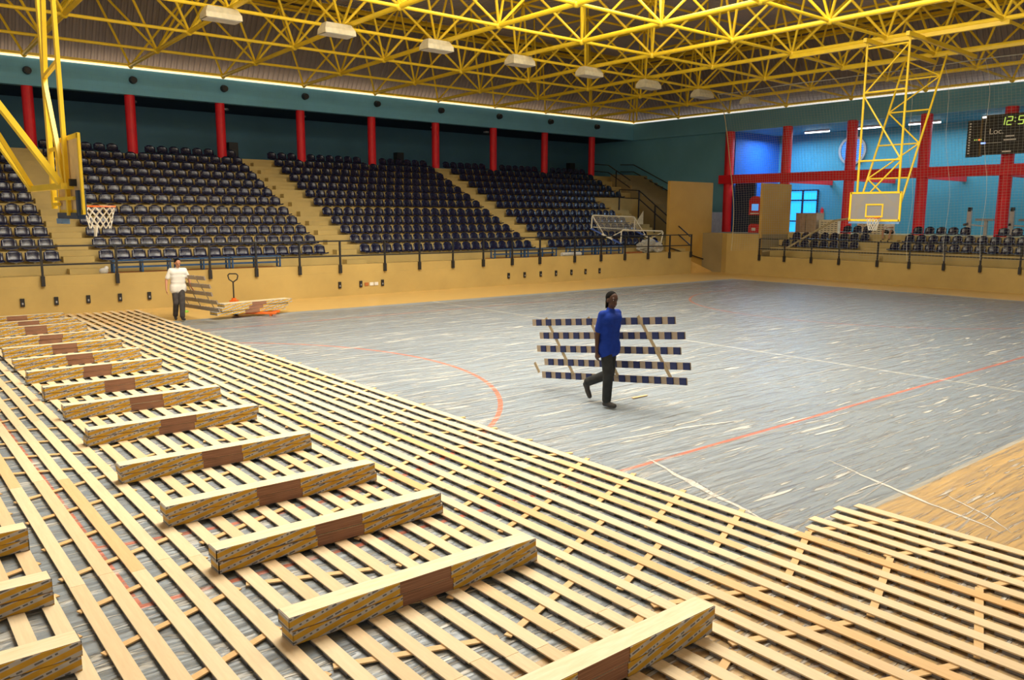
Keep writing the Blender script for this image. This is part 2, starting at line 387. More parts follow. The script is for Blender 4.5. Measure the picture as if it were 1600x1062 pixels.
# ------------------------------------------------------------------ the setting
YL = 27.3          # face of the parapet below the long stand
XF = 36.6          # face of the parapet below the end stand
def S(name, m, mat): return struct(m.build(name, mat))
S('floor', MB().box(-14, -12, -.2, 47, 43, 0), MAT['floor'])
m = MB(); m.box(-14, YL, 0, 34.7, YL+.22, 1.17); m.box(-14, YL-.012, 0, 34.7, YL, .86); S('wall_left', m, MAT['ochre'])
m = MB(); m.box(XF, -12, 0, XF+.2, 24.5, .98); m.box(XF-.012, -12, 0, XF, 24.5, .72); m.box(XF, 24.5, 0, XF+.2, 26.45, 2.12)
m.prism([(XF, 26.45), (37.4, 28.2), (37.55, 28.2), (XF+.2, 26.45)], 0, 2.12); S('wall_far', m, MAT['ochre'])
S('wall_ramp', MB().box(33.9, 28.2, 0, 37.55, 28.38, 4.85), MAT['ply'])
m = MB(); m.add([(33.4,YL+.22,0),(36.9,YL+.22,0),(33.4,YL+.22,1.17),(33.4,28.2,0),(36.9,28.2,0),(33.4,28.2,1.17)], [(0,1,2),(5,4,3),(1,4,5,2),(0,3,4,1),(0,2,5,3)])
S('floor_ramp', m, MAT['floor'])
ROWY = [28.55+.8*r for r in range(12)]
ROWZ = [1.46+.365*r+(.05 if r > 4 else 0) for r in range(12)]
AISLE = [(5.3, 6.2), (14.87, 15.73), (25.05, 25.85), (34.45, 35.3)]
m = MB(); m.box(-14, YL+.22, 0, 33.4, ROWY[0], 1.13); m.box(33.4, 28.38, 0, 35.5, ROWY[0], 1.13)
for r in range(12):
    xe = 35.5 if r < 7 else 41.2
    m.box(-14, ROWY[r], 0, xe, ROWY[r+1] if r < 11 else 38.1, ROWZ[r])
    for a, b in AISLE[:4 if r < 8 else 3]:
        zl = ROWZ[r-1] if r else 1.13
        m.box(a, ROWY[r]-.38, zl-.01, b, ROWY[r]+.01, (zl+ROWZ[r])/2)
S('floor_grandstand', m, MAT['step'])
m = MB()
for k in range(14):
    m.box(38.2, 30.4+.45*k, 0, 41.2, 30.85+.45*k, 2.55+.235*k)
m.box(35.5, 29.5, 0, 38.2, 34.15, 1.9)
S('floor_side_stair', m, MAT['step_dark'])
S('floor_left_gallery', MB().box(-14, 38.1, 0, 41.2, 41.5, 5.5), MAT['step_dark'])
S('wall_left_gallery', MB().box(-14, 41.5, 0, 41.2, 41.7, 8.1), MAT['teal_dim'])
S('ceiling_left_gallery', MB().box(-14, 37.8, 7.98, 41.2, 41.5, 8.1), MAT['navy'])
S('wall_left_fascia', MB().box(-14, 37.4, 7.95, 41.0, 37.8, 9.0), MAT['teal'])
S('wall_far_fascia', MB().box(41.0, -12, 7.95, 41.4, 37.8, 9.0), MAT['teal_x'])
S('wall_far_side', MB().box(41.2, 29.95, 0, 41.4, 41.5, 8.1), MAT['teal_x'])
m = MB()
for r in range(3): m.box(XF+.2 if r == 0 else 37.55+.8*r, -12, 0, 37.55+.8*(r+1), 24.4, 1.46+.37*r)
m.box(XF+.2, -12, 0, 37.5, 24.4, 1.0)
m2 = MB(); m2.box(XF+.2, -12, 0, 37.55, 24.4, .96)
for r in range(3): m2.box(37.55+.8*r, -12, 0, 37.55+.8*(r+1), 24.4, 1.44+.37*r)
for r in range(3): m2.box(37.55+.8*r-.38, 18.35, .9, 37.55+.8*r+.01, 19.5, 1.2+.37*r)
S('floor_end_stand', m2, MAT['step'])
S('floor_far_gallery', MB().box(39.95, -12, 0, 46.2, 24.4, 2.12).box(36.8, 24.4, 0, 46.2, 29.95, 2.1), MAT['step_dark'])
S('wall_far_gallery', MB().box(46.0, -12, 0, 46.2, 29.95, 8.1), MAT['cyan'])
S('ceiling_far_gallery', MB().box(41.4, -12, 7.98, 46, 29.95, 8.1), MAT['cyan'])
S('wall_corridor', MB().box(41.4, 29.6, 0, 46.0, 29.95, 8.0), MAT['blue'])
S('wall_partition', MB().box(XF+.1, 24.42, 1.0, 39.3, 24.58, 4.72), MAT['ply'])
S('wall_corridor_dark', MB().box(41.5, 28.2, 2.1, 41.7, 29.55, 4.95), MAT['navy'])
# roof
ZR = 12.62
def ribbed(origin, along, across, n_len, width, pitch, depth, normal):
    # sheet with real trapezoidal ribs: ribs run in the 'across' direction
    o, al, ac, nn = Vector(origin), Vector(along), Vector(across), Vector(normal)
    m = MB(); k = 0; pts = []
    while k*pitch < n_len:
        for f, h in ((0, 0), (.38, 0), (.5, 1), (.88, 1)): pts.append((k*pitch+f*pitch, h*depth))
        k += 1
    for sx, h in pts: a = o+al*sx+nn*h; m.v += [tuple(a), tuple(a+ac*width)]
    for i in range(len(pts)-1): m.f.append((2*i, 2*i+2, 2*i+3, 2*i+1))
    m.mi = [0]*len(m.f); return m
S('ceiling', ribbed((-10, -10, ZR), (1, 0, 0), (0, 1, 0), 49.3, 45.8, .17, .035, (0, 0, 1)), MAT['roof'])
sl = Vector((0, -2.2, ZR-9.16)); S('ceiling_left_slope', ribbed((-14, 38.0, 9.16), (1, 0, 0), sl.normalized(), 55.4, sl.length, .245, .05, (0, .84, .54)), MAT['clad_y'])
sl = Vector((-2.2, 0, ZR-9.16)); S('ceiling_far_slope', ribbed((41.5, -12, 9.16), (0, 1, 0), sl.normalized(), 50, sl.length, .245, .05, (.84, 0, .54)), MAT['clad_x'])
MAT['daylight'] = glow('daylight_strip', (1.0, .84, .60), .85)
MAT['daylight_cool'] = glow('cool_daylight_strip', (.86, .88, .90), .62)
S('window_1', MB().box(-14, 37.36, 9.0, 41.0, 37.98, 9.07), MAT['daylight'])
S('window_2', MB().box(41.0, -12, 9.0, 41.5, 37.98, 9.07), MAT['daylight_cool'])
m = MB(); m.box(-14, 37.34, 9.10, 41.1, 37.5, 9.2); m.box(40.94, -12, 9.10, 41.1, 37.4, 9.2); S('trim_1', m, MAT['yellow'])
m = MB()
for k, (dy, z) in enumerate(((0, 12.35), (.25, 12.5), (.5, 12.2))):
    m.box(-10, 35.3+dy*.8, z-.06, 39.2, 35.42+dy*.8, z+.06); m.box(38.85+dy*.8, -10, z-.06, 38.97+dy*.8, 35.4, z+.06)
S('trim_2', m, MAT['yellow'])
# round window and glass door in the far gallery
def disc(mb, c, r, t, ax='x', n=32, r_in=0):
    cx, cy, cz = c
    vs = []
    for d in (0, t):
        for rad in ((r, r_in) if r_in else (r,)):
            for i in range(n):
                a = 2*PI*i/n; vs.append((cx+d, cy+rad*math.cos(a), cz+rad*math.sin(a)))
    if r_in:
        fs = []
        for i in range(n):
            j = (i+1) % n
            fs += [(i, j, n+j, n+i), (2*n+i, 3*n+i, 3*n+j, 2*n+j), (i, 2*n+i, 2*n+j, j), (n+i, n+j, 3*n+j, 3*n+i)]
    else:
        fs = [tuple(range(n)), tuple(range(n, 2*n))[::-1]]+[(i, n+i, n+(i+1) % n, (i+1) % n) for i in range(n)]
    mb.add(vs, fs)
MAT['sky_glass'] = glow('window_daylight_blue', (.02, .42, 1.0), .95)
MAT['sky_glass2'] = glow('round_window_daylight', (.05, .22, .85), .75)
m = MB(); disc(m, (45.9, 24.7, 6.85), .72, .05); o1 = S('window_3', m, MAT['sky_glass2'])
m = MB(); disc(m, (45.82, 24.7, 6.85), .84, .12, r_in=.70); o = m.build('window_frame', MAT['grey'], o1)
m = MB()
for k in range(11):
    z = 6.2+.13*k; h = math.sqrt(max(.01, .7**2-(z-6.85)**2)); m.box(45.84, 24.7-h, z-.02, 45.89, 24.7+h, z+.02)
m.build('louvre', MAT['cyan'], o1)
o1 = S('door_1', MB().box(45.93, 26.72, 2.1, 45.97, 28.75, 4.62), MAT['sky_glass'])
m = MB()
for y in (26.72, 27.72, 28.70): m.box(45.85, y-.05, 2.1, 45.93, y+.05, 4.66)
for z in (4.62, 4.02, 2.75): m.box(45.85, 26.7, z-.04, 45.93, 28.75, z+.04)
m.build('door_frame', MAT['navy'], o1)
m = MB(); disc(m, (45.9, 13.6, 6.7), .8, .05); S('window_4', m, MAT['sky_glass2'])

# ------------------------------------------------------------------ columns and beams
for i, x in enumerate([6.07, 9.85, 13.67, 17.55, 21.45, 25.4, 29.4, 33.35, 37.37]):
    ords = ['leftmost', 'second from the left', 'third from the left', 'fourth from the left', 'fifth from the left', 'fourth from the right', 'third from the right', 'second from the right', 'rightmost']
    m = MB().tube((x, 37.62, ROWZ[11]-.02 if True else 5.5), (x, 37.62, 7.96), .205, 20)
    tag(m.build('round_column', MAT['red'], smooth=False), 'round red column above the long stand, '+ords[i]+' of the row', 'column', 'red columns behind the long stand')
for i, y in enumerate([29.75, 25.95, 22.18, 18.42, 14.7, 10.9]):
    if i < 5:
        w_ = [('leftmost'), ('second from the left'), ('middle'), ('second from the right'), ('rightmost')][i]
        m = MB().tube((41.05, y, 2.1), (41.05, y, 7.97), .27, 20)
        tag(m.build('round_column', MAT['red']), 'tall red column at the end gallery, '+w_+' of its row', 'column', 'red columns of the end gallery')
bm_ = tag(empty('gallery_beam', (41.05, 20, 5.18)), 'long red horizontal beam crossing the columns of the end gallery', 'beam')
MB().box(-.3, -12, -.25, -.02, 10.25, .25).build('beam', MAT['red'], bm_)
for y in [25.95, 22.18, 18.42, 14.7]:
    MB().box(.1, y-20-.1, -.28, 4.9, y-20+.1, 0.0).build('cross_beam', MAT['red'], bm_)

# ------------------------------------------------------------------ space frame
GX = [40.95-3.88*i for i in range(13)]; GY = [37.4-3.77*j for j in range(12)]
def bn(i, j): return Vector((GX[i], GY[j], 9.12+min(j, i, 3)*.07))
def tn(i, j): return Vector((GX[i]-1.94, GY[j]-1.885, 12.0))
tubes = {'bottom_chord': [], 'top_chord': [], 'diagonal_brace': []}
for i in range(13):
    for j in range(12):
        if i < 12 and j > 0: tubes['bottom_chord'].append((bn(i, j), bn(i+1, j), .055))
        if j < 11 and i > 0: tubes['bottom_chord'].append((bn(i, j), bn(i, j+1), .08))
        if i < 12 and j < 11:
            if i < 11: tubes['top_chord'].append((tn(i, j), tn(i+1, j), .05))
            if j < 10: tubes['top_chord'].append((tn(i, j), tn(i, j+1), .05))
            for a, b in ((0, 0), (1, 0), (0, 1), (1, 1)): tubes['diagonal_brace'].append((tn(i, j), bn(i+a, j+b), .047))
sf = tag(empty('space_frame', (20, 15, 9.1)), 'yellow tubular space frame carrying the whole roof', 'roof frame')
off = Vector((20, 15, 9.1))
def cut(p, q):
    a, b = px(p), px(q)
    if not a or not b or not (in_view(p, 40) or in_view(q, 40)): return -1
    return math.hypot(a[0]-b[0], a[1]-b[1])
for nm, L in tubes.items():
    L.sort(key=lambda t: -cut(t[0], t[1]))
    for p, q, r in L[:100]:
        m = MB().tube(p-off, q-off, r, 10); m.build(nm, MAT['yellow'], sf, smooth=False)
    m = MB()
    for p, q, r in L[100:]: m.tube(p-off, q-off, r, 8)
    o = m.build(nm, MAT['yellow'], sf); o['kind'] = 'stuff'
nodes = [bn(i, j) for i in range(13) for j in range(12)]+[tn(i, j) for i in range(12) for j in range(11)]
nodes.sort(key=lambda p: (px(p)[2] if in_view(p, 40) else 999))
nme = MB().ball((0, 0, 0), .13, 10, 6).mesh('node', MAT['yellow'], True)
for p in nodes[:90]: link('node', nme, sf, p-off)
m = MB()
for p in nodes[90:]: m.ball(p-off, .12, 6, 4)
m.build('node', MAT['yellow'], sf)['kind'] = 'stuff'
# posts that carry the roof sheets off the top nodes, corner posts
m = MB()
for i in range(12):
    for j in range(11): m.tube(tn(i, j)-off, tn(i, j)-off+Vector((0, 0, .6)), .04, 6)
m.build('roof_post', MAT['yellow'], sf)['kind'] = 'stuff'
for k in (0, .22, .44):
    m = MB().tube(Vector((40.75-k, 37.15-(.44-k)*.5, 9.1))-off, Vector((40.0-k, 36.2, 12.4))-off, .05, 8); m.build('corner_post', MAT['yellow'], sf)

# ------------------------------------------------------------------ hanging floodlights
def lamp_proto():
    t = empty('floodlight', (0, 0, 0))
    # trapezoid hood, long axis along X
    pts = [(-.30, -.14), (.30, -.14), (.28, .02), (.16, .22), (-.16, .22), (-.28, .02)]
    m = MB(); n = 6
    for sx, sc in ((-.62, .75), (.62, .75)):
        pass
    vs = [(-.56+max(0, b)*.5, a, b) for a, b in pts]+[(.56-max(0, b)*.5, a, b) for a, b in pts]
    m.add(vs, [tuple(range(n))[::-1], tuple(range(n, 2*n))]+[(i, (i+1) % n, n+(i+1) % n, n+i) for i in range(n) if i != 0])
    m.build('hood', MAT['cream'], t)
    MB().box(-.52, -.27, -.155, .52, .27, -.135).build('glass', MAT['white'], t)
    MB().bar((0, 0, .19), (0, .22, .3), .06, .04).build('bracket', MAT['grey'], t)
    return t
lamps = [(9.55, 25.8), (13.25, 25.4), (17.2, 25.35), (21.3, 25.55), (25.2, 25.6), (29.1, 25.7), (33.3, 25.9), (37.2, 25.8)]
names = ['leftmost of the row, cut by the top edge', 'second from the left in the row', 'third from the left in the row', 'fourth from the left in the row', 'fourth from the right in the row', 'third from the right in the row', 'nearer of the two at the right end', 'last at the far right end']
lp = lamp_proto()
for k, (x, y) in enumerate(lamps):
    o = lp if k == 0 else copy_tree(lp)
    o.location = (x, y, 9.03 if k < 5 else 8.93)
    tag(o, 'cream floodlight under the roof frame, '+names[k], 'floodlight', 'floodlights under the roof frame')

# ------------------------------------------------------------------ round speakers on the fascia
sp_ = empty('fascia_spotlight', (0, 0, 0))
m = MB(); m.tube((0, 0, 0), (0, -.22, -.02), .16, 14, .13); m.build('housing', MAT['black'], sp_)
MB().tube((0, .02, 0), (0, -.23, 0), .075, 12).build('lens', MAT['rail'], sp_)
for k, (x, z) in enumerate([(6.09, 8.51), (9.96, 8.55), (13.8, 8.58), (17.7, 8.6), (21.64, 8.6), (25.58, 8.6), (29.6, 8.6), (33.55, 8.6), (37.5, 8.58)]):
    o = sp_ if k == 0 else copy_tree(sp_); o.location = (x, 37.38, z)
    tag(o, 'round dark spotlight on the teal band, '+['leftmost', 'second from left', 'third from left', 'fourth from left', 'fifth from left', 'fourth from right', 'third from right', 'second from right', 'rightmost'][k]+' in the row', 'spotlight', 'round spotlights on the teal band')
# recessed lights in the dark gallery ceiling
for k, (x, y) in enumerate([(10.5, 39.6), (14.6, 39.5), (18.6, 39.6), (22.6, 39.6), (26.6, 39.6), (30.4, 39.6)]):
    m = MB().tube((x, y, 7.98), (x, y, 7.9), .17, 14)
    tag(m.build('ceiling_light', MAT['silver']), 'small unlit round light in the dark ceiling behind the red columns', 'ceiling light', 'round lights in the gallery ceiling')
MAT['tube_glow'] = glow('fluorescent_tube', (.95, .98, 1.0), 6)
for k, (y0, y1) in enumerate([(25.15, 26.68), (22.18, 23.48), (19.04, 20.66), (15.6, 17.0)]):
    t = tag(empty('fluorescent_light', (44, (y0+y1)/2, 7.86)), 'lit white fluorescent tube under the end gallery ceiling, '+['leftmost', 'second from the left', 'third from the left', 'beside the scoreboard'][k], 'light', 'fluorescent lights in the end gallery')
    h = (y1-y0)/2
    MB().box(-.06, -h, .02, .06, h, .10).build('housing', MAT['white'], t); MB().tube((0, -h, 0), (0, h, 0), .04, 8).build('tube', MAT['tube_glow'], t)

# ------------------------------------------------------------------ guard rails
def rail(name, label, p0, p1, posts, z0, ztop, mid, face):
    t = tag(empty(name, p0), label, 'railing'); P = Vector(p0); Q = Vector(p1)
    for z in (ztop, mid):
        MB().bar(Vector((0, 0, z)), Q-P+Vector((0, 0, z)), .05, .05).build('rail', MAT['rail'], t)
    for s in posts:
        c = (Q-P)*s
        o = MB().box(c.x-.03, c.y-.03, z0+.0, c.x+.03, c.y+.03, ztop).build('post', MAT['rail'], t)
        MB().box(c.x-.05, c.y-.05, z0-.08, c.x+.05, c.y+.05, z0+.22).build('post_bracket', MAT['rail'], o)
    return t
px_ = [0.6, 2.5, 4.4, 6.44, 9.31, 10.9, 12.5, 14.1, 16.0, 17.58, 19.2, 20.77, 22.35, 23.95, 26.1, 27.84, 29.5, 31.2, 32.86, 34.6]
rail('guard_rail', 'long black guard rail on the parapet of the long stand', (-2, 27.24, 0), (34.65, 27.24, 0), [(x+2)/36.65 for x in px_], .95, 2.05, 1.5, 0)
py_ = [24.35, 22.9, 21.42, 19.98, 18.11, 16.66, 15.18, 13.72, 12.23, 10.7, 9.2]
rail('guard_rail', 'black guard rail on the parapet of the end stand', (36.52, 24.35, 0), (36.52, 6, 0), [(24.35-y)/18.35 for y in py_], .85, 1.9, 1.38, 0)
def slope_rail(label, pts, posts, mat='rail'):
    t = tag(empty('stair_rail', pts[0]), label, 'railing'); P = Vector(pts[0])
    for dz in (0, -.45):
        for a, b in zip(pts, pts[1:]): MB().bar(Vector(a)-P+Vector((0,0,dz)), Vector(b)-P+Vector((0,0,dz)), .05, .05).build('rail', MAT[mat], t)
    for p, z in posts: MB().box(p[0]-P.x-.03, p[1]-P.y-.03, z-P.z, p[0]-P.x+.03, p[1]-P.y+.03, p[2]-P.z).build('post', MAT[mat], t)
    return t
slope_rail('black sloping stair rail between the stand and the tall ochre board', [(34.7, 32.6, 4.5), (34.7, 31.1, 4.42), (34.7, 27.4, 1.95)],
           [((34.7, 32.6, 4.5), 2.9), ((34.7, 31.1, 4.42), 2.5), ((34.7, 29.9, 3.6), 2.1), ((34.7, 28.7, 2.85), 1.5)])
slope_rail('dark handrail climbing the side stair along the teal wall', [(40.9, 38.4, 6.4), (40.9, 37.2, 6.35), (40.9, 32.6, 4.35)], [])
slope_rail('short dark handrail at the head of the side stair', [(38.2, 38.4, 6.35), (38.2, 36.9, 6.2), (38.2, 35.0, 5.2)], [((38.2, 38.4, 6.35), 5.3), ((38.2, 36.2, 5.8), 4.6)])
t = tag(MB().bar((33.9, 28.12, 1.35), (37.0, 28.12, .62), .05, .05).build('ramp_handrail', MAT['rail']), 'short dark handrail along the ramp below the tall board', 'railing')

# ------------------------------------------------------------------ wall sockets and fittings
so = empty('wall_box', (0, 0, 0)); MB().box(-.055, -.05, -.12, .055, 0, .12).build('cover', MAT['black'], so)
MB().box(-.02, -.056, -.06, .02, -.05, .0).build('flap', MAT['grey'], so)
W = [(2.1,'cut off at the left edge region'), (3.83, 'leftmost'), (4.71, 'second from the left'), (5.58, 'third from the left'), (6.48, 'left of the man in white'), (7.35, 'just left of the man in white'), (14.07, 'first of three right of the pallet truck'), (14.95, 'beside the white plates'), (15.89, 'third of three right of the pallet truck'),
     (22.17, 'first of the seven far ones'), (23.08, 'second of the seven far ones'), (24.03, 'third of the seven far ones'), (24.96, 'middle of the seven far ones'), (25.93, 'fifth of the seven far ones'), (26.84, 'sixth of the seven far ones'), (27.78, 'last of the seven far ones')]
W = W[1:]
for k, (x, s) in enumerate(W):
    o = so if k == 0 else copy_tree(so); o.location = (x, YL-.01, .42)
    tag(o, 'small black box on the ochre parapet, '+s, 'wall box', 'black boxes on the parapet')
for k, x in enumerate([15.2, 15.42, 15.62]):
    tag(MB().box(x-.08, YL-.04, .34, x+.08, YL-.012, .46).build('wall_plate', MAT['white'] if k else MAT['mat_orange']), ['small red', 'small white middle', 'small white right'][k]+' plate low on the ochre parapet', 'plate')

# ------------------------------------------------------------------ stadium seats
def seat_mesh():
    # front is -Y; origin on the tread at the middle of the seat
    prof = [(.20, .40, .36), (.195, .33, .42), (.17, .22, .44), (.145, .12, .44), (.10, .065, .44), (0, .05, .45), (-.10, .06, .45), (-.19, .085, .44), (-.225, .06, .42)]
    m = MB(); n = 7; k = len(prof); th = .022
    def grid(dz, dn):
        vs = []
        for i, (y, z, wd) in enumerate(prof):
            for u in range(n):
                s = -1+2*u/(n-1); bow = .035*s*s
                if i < 4: yy = y-bow+dn; zz = z-(.07*abs(s)**3 if i == 0 else 0)
                else: yy = y; zz = z+bow*.8-dn
                vs.append((s*wd/2, yy, zz))
        return vs
    A, B = grid(0, 0), grid(0, th)
    m.v = A+B; N = n*k
    for i in range(k-1):
        for u in range(n-1):
            a = i*n+u; m.f.append((a, a+n, a+n+1, a+1)); m.f.append((N+a, N+a+1, N+a+n+1, N+a+n))
    rim = [u for u in range(n)]+[i*n+n-1 for i in range(1, k)]+[(k-1)*n+u for u in range(n-2, -1, -1)]+[i*n for i in range(k-2, 0, -1)]
    for a, b in zip(rim, rim[1:]+rim[:1]): m.f.append((a, b, N+b, N+a))
    m.mi = [0]*len(m.f)
    return m
sm = seat_mesh(); seat_me = sm.mesh('stadium_seat', MAT['seat'], True)
br_me = MB().box(-.03, -.15, 0, .03, .05, .05).mesh('bracket', MAT['cream'])
num = ['first', 'second', 'third', 'fourth', 'fifth', 'sixth', 'seventh', 'eighth', 'ninth', 'tenth', 'eleventh', 'twelfth', 'thirteenth', 'fourteenth', 'fifteenth', 'sixteenth', 'seventeenth', 'eighteenth', 'nineteenth', 'twentieth', 'twenty-first', 'twenty-second', 'twenty-third', 'twenty-fourth', 'twenty-fifth']
seats = []
colx = [6.07, 9.85, 13.67, 17.55, 21.45, 25.4, 29.4, 33.35, 37.37]
blocks = [('leftmost block', 1.18, 5.25), ('block behind the near hoop', 6.3, 14.8), ('middle block', 15.85, 24.98), ('right-hand block', 25.95, 34.4)]
for r in range(12):
    for bi, (bname, x0, x1) in enumerate(blocks):
        e = 37.1 if (bi == 3 and r >= 7) else x1
        n = int((e-x0+.05)/.505); c = 0
        for k in range(n):
            x = x0+.25+k*(.505 if bi != 3 else .5)
            if r == 11 and any(abs(x-cx) < .42 for cx in colx): continue
            c += 1
            seats.append((Vector((x, ROWY[r]+.28, ROWZ[r]+.015)), 0, 'navy seat, %s in %s row up, %s, long stand' % (num[c-1], num[r], bname), 'seats of the long stand'))
eb = [('left block', [(24.0, 19.6), (23.9, 19.4), (22.6, 19.5)]), ('right block', [(18.3, 9), (18.0, 9), (18.0, 9)])]
for r in range(3):
    for bname, rng in eb:
        y1, y0 = rng[r]; n = int((y1-y0)/.53)
        for k in range(n):
            y = y1-.26-k*.53
            if r == 2 and any(abs(y-cy) < .4 for cy in (22.18, 18.42, 14.7)): continue
            if r == 2 and bname == 'right block' and 16.7 < y < 17.9 and False: continue
            seats.append((Vector((37.83+.8*r, y, 1.455+.37*r)), -PI/2, 'navy seat, %s in %s row up, %s, end stand' % (num[min(k, 24)], num[r], bname), 'seats of the end stand'))
for s in seats: assert len(s[2].replace(',', '').split()) <= 16, s[2]
vis = [s for s in seats if in_view(s[0], 20)]
hidden_n = len(seats)-len(vis)
vis.sort(key=lambda s: (s[0]-CAM).length)
for p, rz, lab, grp in vis[:300]:
    o = link('stadium_seat', seat_me, None, p, (0, 0, rz)); tag(o, lab, 'seat', grp)
    link('bracket', br_me, o, (0, 0, 0))
m = MB()
for p, rz, lab, grp in vis[300:]:
    c, s = math.cos(rz), math.sin(rz)
    m.add([(p.x+x*c-y*s, p.y+x*s+y*c, p.z+z) for x, y, z in sm.v], sm.f)
if m.v: tag(m.build('stadium_seat', MAT['seat'], smooth=True), 'remaining navy plastic seats in the upper and far rows of the stands', 'seats', None, 'stuff')
print('seats', len(seats), len(vis))

# ------------------------------------------------------------------ film on the floor
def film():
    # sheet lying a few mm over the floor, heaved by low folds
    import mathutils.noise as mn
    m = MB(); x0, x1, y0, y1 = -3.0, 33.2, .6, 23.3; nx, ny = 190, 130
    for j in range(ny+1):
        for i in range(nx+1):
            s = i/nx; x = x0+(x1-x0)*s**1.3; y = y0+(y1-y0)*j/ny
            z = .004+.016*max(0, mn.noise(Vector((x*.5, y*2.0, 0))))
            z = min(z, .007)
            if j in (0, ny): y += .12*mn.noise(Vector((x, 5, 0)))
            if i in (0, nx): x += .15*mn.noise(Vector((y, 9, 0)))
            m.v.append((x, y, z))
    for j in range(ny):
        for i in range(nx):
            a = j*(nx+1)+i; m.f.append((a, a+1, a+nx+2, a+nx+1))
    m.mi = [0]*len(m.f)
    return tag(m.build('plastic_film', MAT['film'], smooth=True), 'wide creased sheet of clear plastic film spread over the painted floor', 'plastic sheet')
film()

# ------------------------------------------------------------------ slatted deck panels
PITCH, SW, ST = .234, .116, .011
ZP = .008                       # pads stand on the film
PADH = .011; ZS = ZP+PADH+.012  # slat underside (battens sit between)
rnd = random.Random(3)
def slat_mesh(L):
    bv = MB().box(-SW/2, -L/2, 0, SW/2, L/2, ST); return bv.mesh('slat', MAT['slat'])
slat_me = {}; padrow_me = {}
pad_me = MB().box(-.056, -.058, 0, .056, .058, PADH+.012).mesh('foam_pad', [MAT['pad']])
def batten_me(W, skew):
    # a diagonal batten under the slats, skew = dy across its length
    m = MB(); a = Vector((-W/2, -skew/2, 0)); b = Vector((W/2, skew/2, 0)); m.bar(a+Vector((0,0,.005)), b+Vector((0,0,.005)), .062, .011)
    return m.mesh('cross_batten', MAT['batten'])
bat = {s: batten_me(1.16, .44*s) for s in (1, -1)}
bat_in = {s: batten_me(1.10, .42*s) for s in (1, -1)}
def deck_panel(x_hi, y0, L, flip, label, detail, group='slatted deck panels laid on the floor', n=5, outer=False):
    t = tag(empty('deck_panel', (x_hi-n*PITCH/2, y0+L/2, 0)), label, 'deck panel', group)
    key = round(L, 2)
    if key not in slat_me:
        slat_me[key] = slat_mesh(L-.004)
        m = MB(); k = int((L-.1)/.235)
        for q in range(k): yy = -L/2+.11+q*.235; m.box(-.047, yy-.058, 0, .047, yy+.058, PADH+.012)
        padrow_me[key] = m.mesh('foam_pad', MAT['pad'])
    for i in range(n):
        x = (n-1)/2*PITCH-i*PITCH; dy = .05*(1 if i % 2 else -1)
        s = link('slat', slat_me[key], t, (x+rnd.uniform(-.004, .004), dy, ZS), (0, 0, rnd.uniform(-.002, .002)))
        if detail:
            for q in range(int((L-.1)/.235)): link('foam_pad', pad_me, s, (0, -L/2+.11+q*.235, -PADH-.012))
        else: link('foam_pad', padrow_me[key], s, (0, 0, -PADH-.012))
    nb = max(1, round(L/.78))
    for q in range(nb):
        yb = -L/2+.42+q*(L-.75)/max(1, nb-1) if nb > 1 else 0
        link('cross_batten', (bat if outer else bat_in)[flip], t, (.05 if outer else 0, yb+rnd.uniform(-.03, .03), ZS-.0115), (0, 0, rnd.uniform(-.03, .03)))
    return t
rowx = [6.93-1.17*k for k in range(7)]
rowname = ['first row beside the bare film', 'second row from the bare film', 'third row from the bare film', 'row of the stacks\' right ends', 'row of the stacks\' left ends', 'walkway row left of the stacks', 'outermost row at the left']
shift = [0, .0, -.02, .03, 0, .02, .0]
flips = [[1, 1, 1, -1, 1, 1, -1, 1, 1, 1], [-1, -1, 1, 1, -1, 1, -1, 1, -1, -1], [1, 1, 1, 1, -1, 1, 1, -1, 1, 1], [-1, -1, -1, 1, 1, -1, 1, 1, -1, 1], [1, -1, 1, 1, -1, 1, 1, 1, 1, 1], [1, 1, 1, 1, -1, 1, 1, -1, 1, 1], [-1, 1, 1, 1, -1, 1, 1, -1, 1, 1]]
PL = 3.05
for k, xh in enumerate(rowx):
    ys = 4.02+shift[k]
    starts = [(ys+PL*q, PL) for q in range(-2, 7)]+[(ys+PL*7, 26.95-(ys+PL*7))]
    c = 0
    for q, (y, L) in enumerate(starts):
        if L < .2: continue
        vis_ = any(in_view((xh-a*1.17, y+b*L, .05), 0) for a in (0, .5, 1) for b in (0, .25, .5, .75, 1))
        if not vis_: continue
        c += 1
        deck_panel(xh, y, L, flips[k][q], 'slatted plywood deck panel, %s from the bottom in the %s' % (num[c-1], rowname[k]), True, outer=(k == 0))
for q, (y, lab) in enumerate([(1.0, 'slatted deck panel on the bare tan floor, upper one with its stepped end'), (-2.05, 'slatted deck panel on the tan floor at the lower right edge')]):
    deck_panel(8.12, y, PL, -1, lab, True)
# loose batten ends
# ------------------------------------------------------------------ packs of flooring boards
ZT = ZS+ST+.002
PH, PWD, PLN = .104, .19, 2.28
def pack_proto():
    t = empty('flooring_pack', (0, 0, 0))
    MB().box(-PLN/2+.006, -PWD/2+.006, .002, PLN/2-.006, PWD/2-.006, PH).build('board_bundle', MAT['board'], t)
    for s in (-1, 1):
        a, b = (-PLN/2, -.24) if s < 0 else (.24, PLN/2)
        m = MB(); e = .007
        m.box(a, -PWD/2, 0, b, -PWD/2+e, PH-.004); m.box(a, PWD/2-e, 0, b, PWD/2, PH-.004)
        m.box(a, -PWD/2, 0, b, PWD/2, .003)
        if s < 0: m.box(a, -PWD/2, 0, a+e, PWD/2, PH-.004)
        else: m.box(b-e, -PWD/2, 0, b, PWD/2, PH-.004)
        m.build('printed_wrap', MAT['wrap'], t)
    return t
pk = pack_proto(); first = True
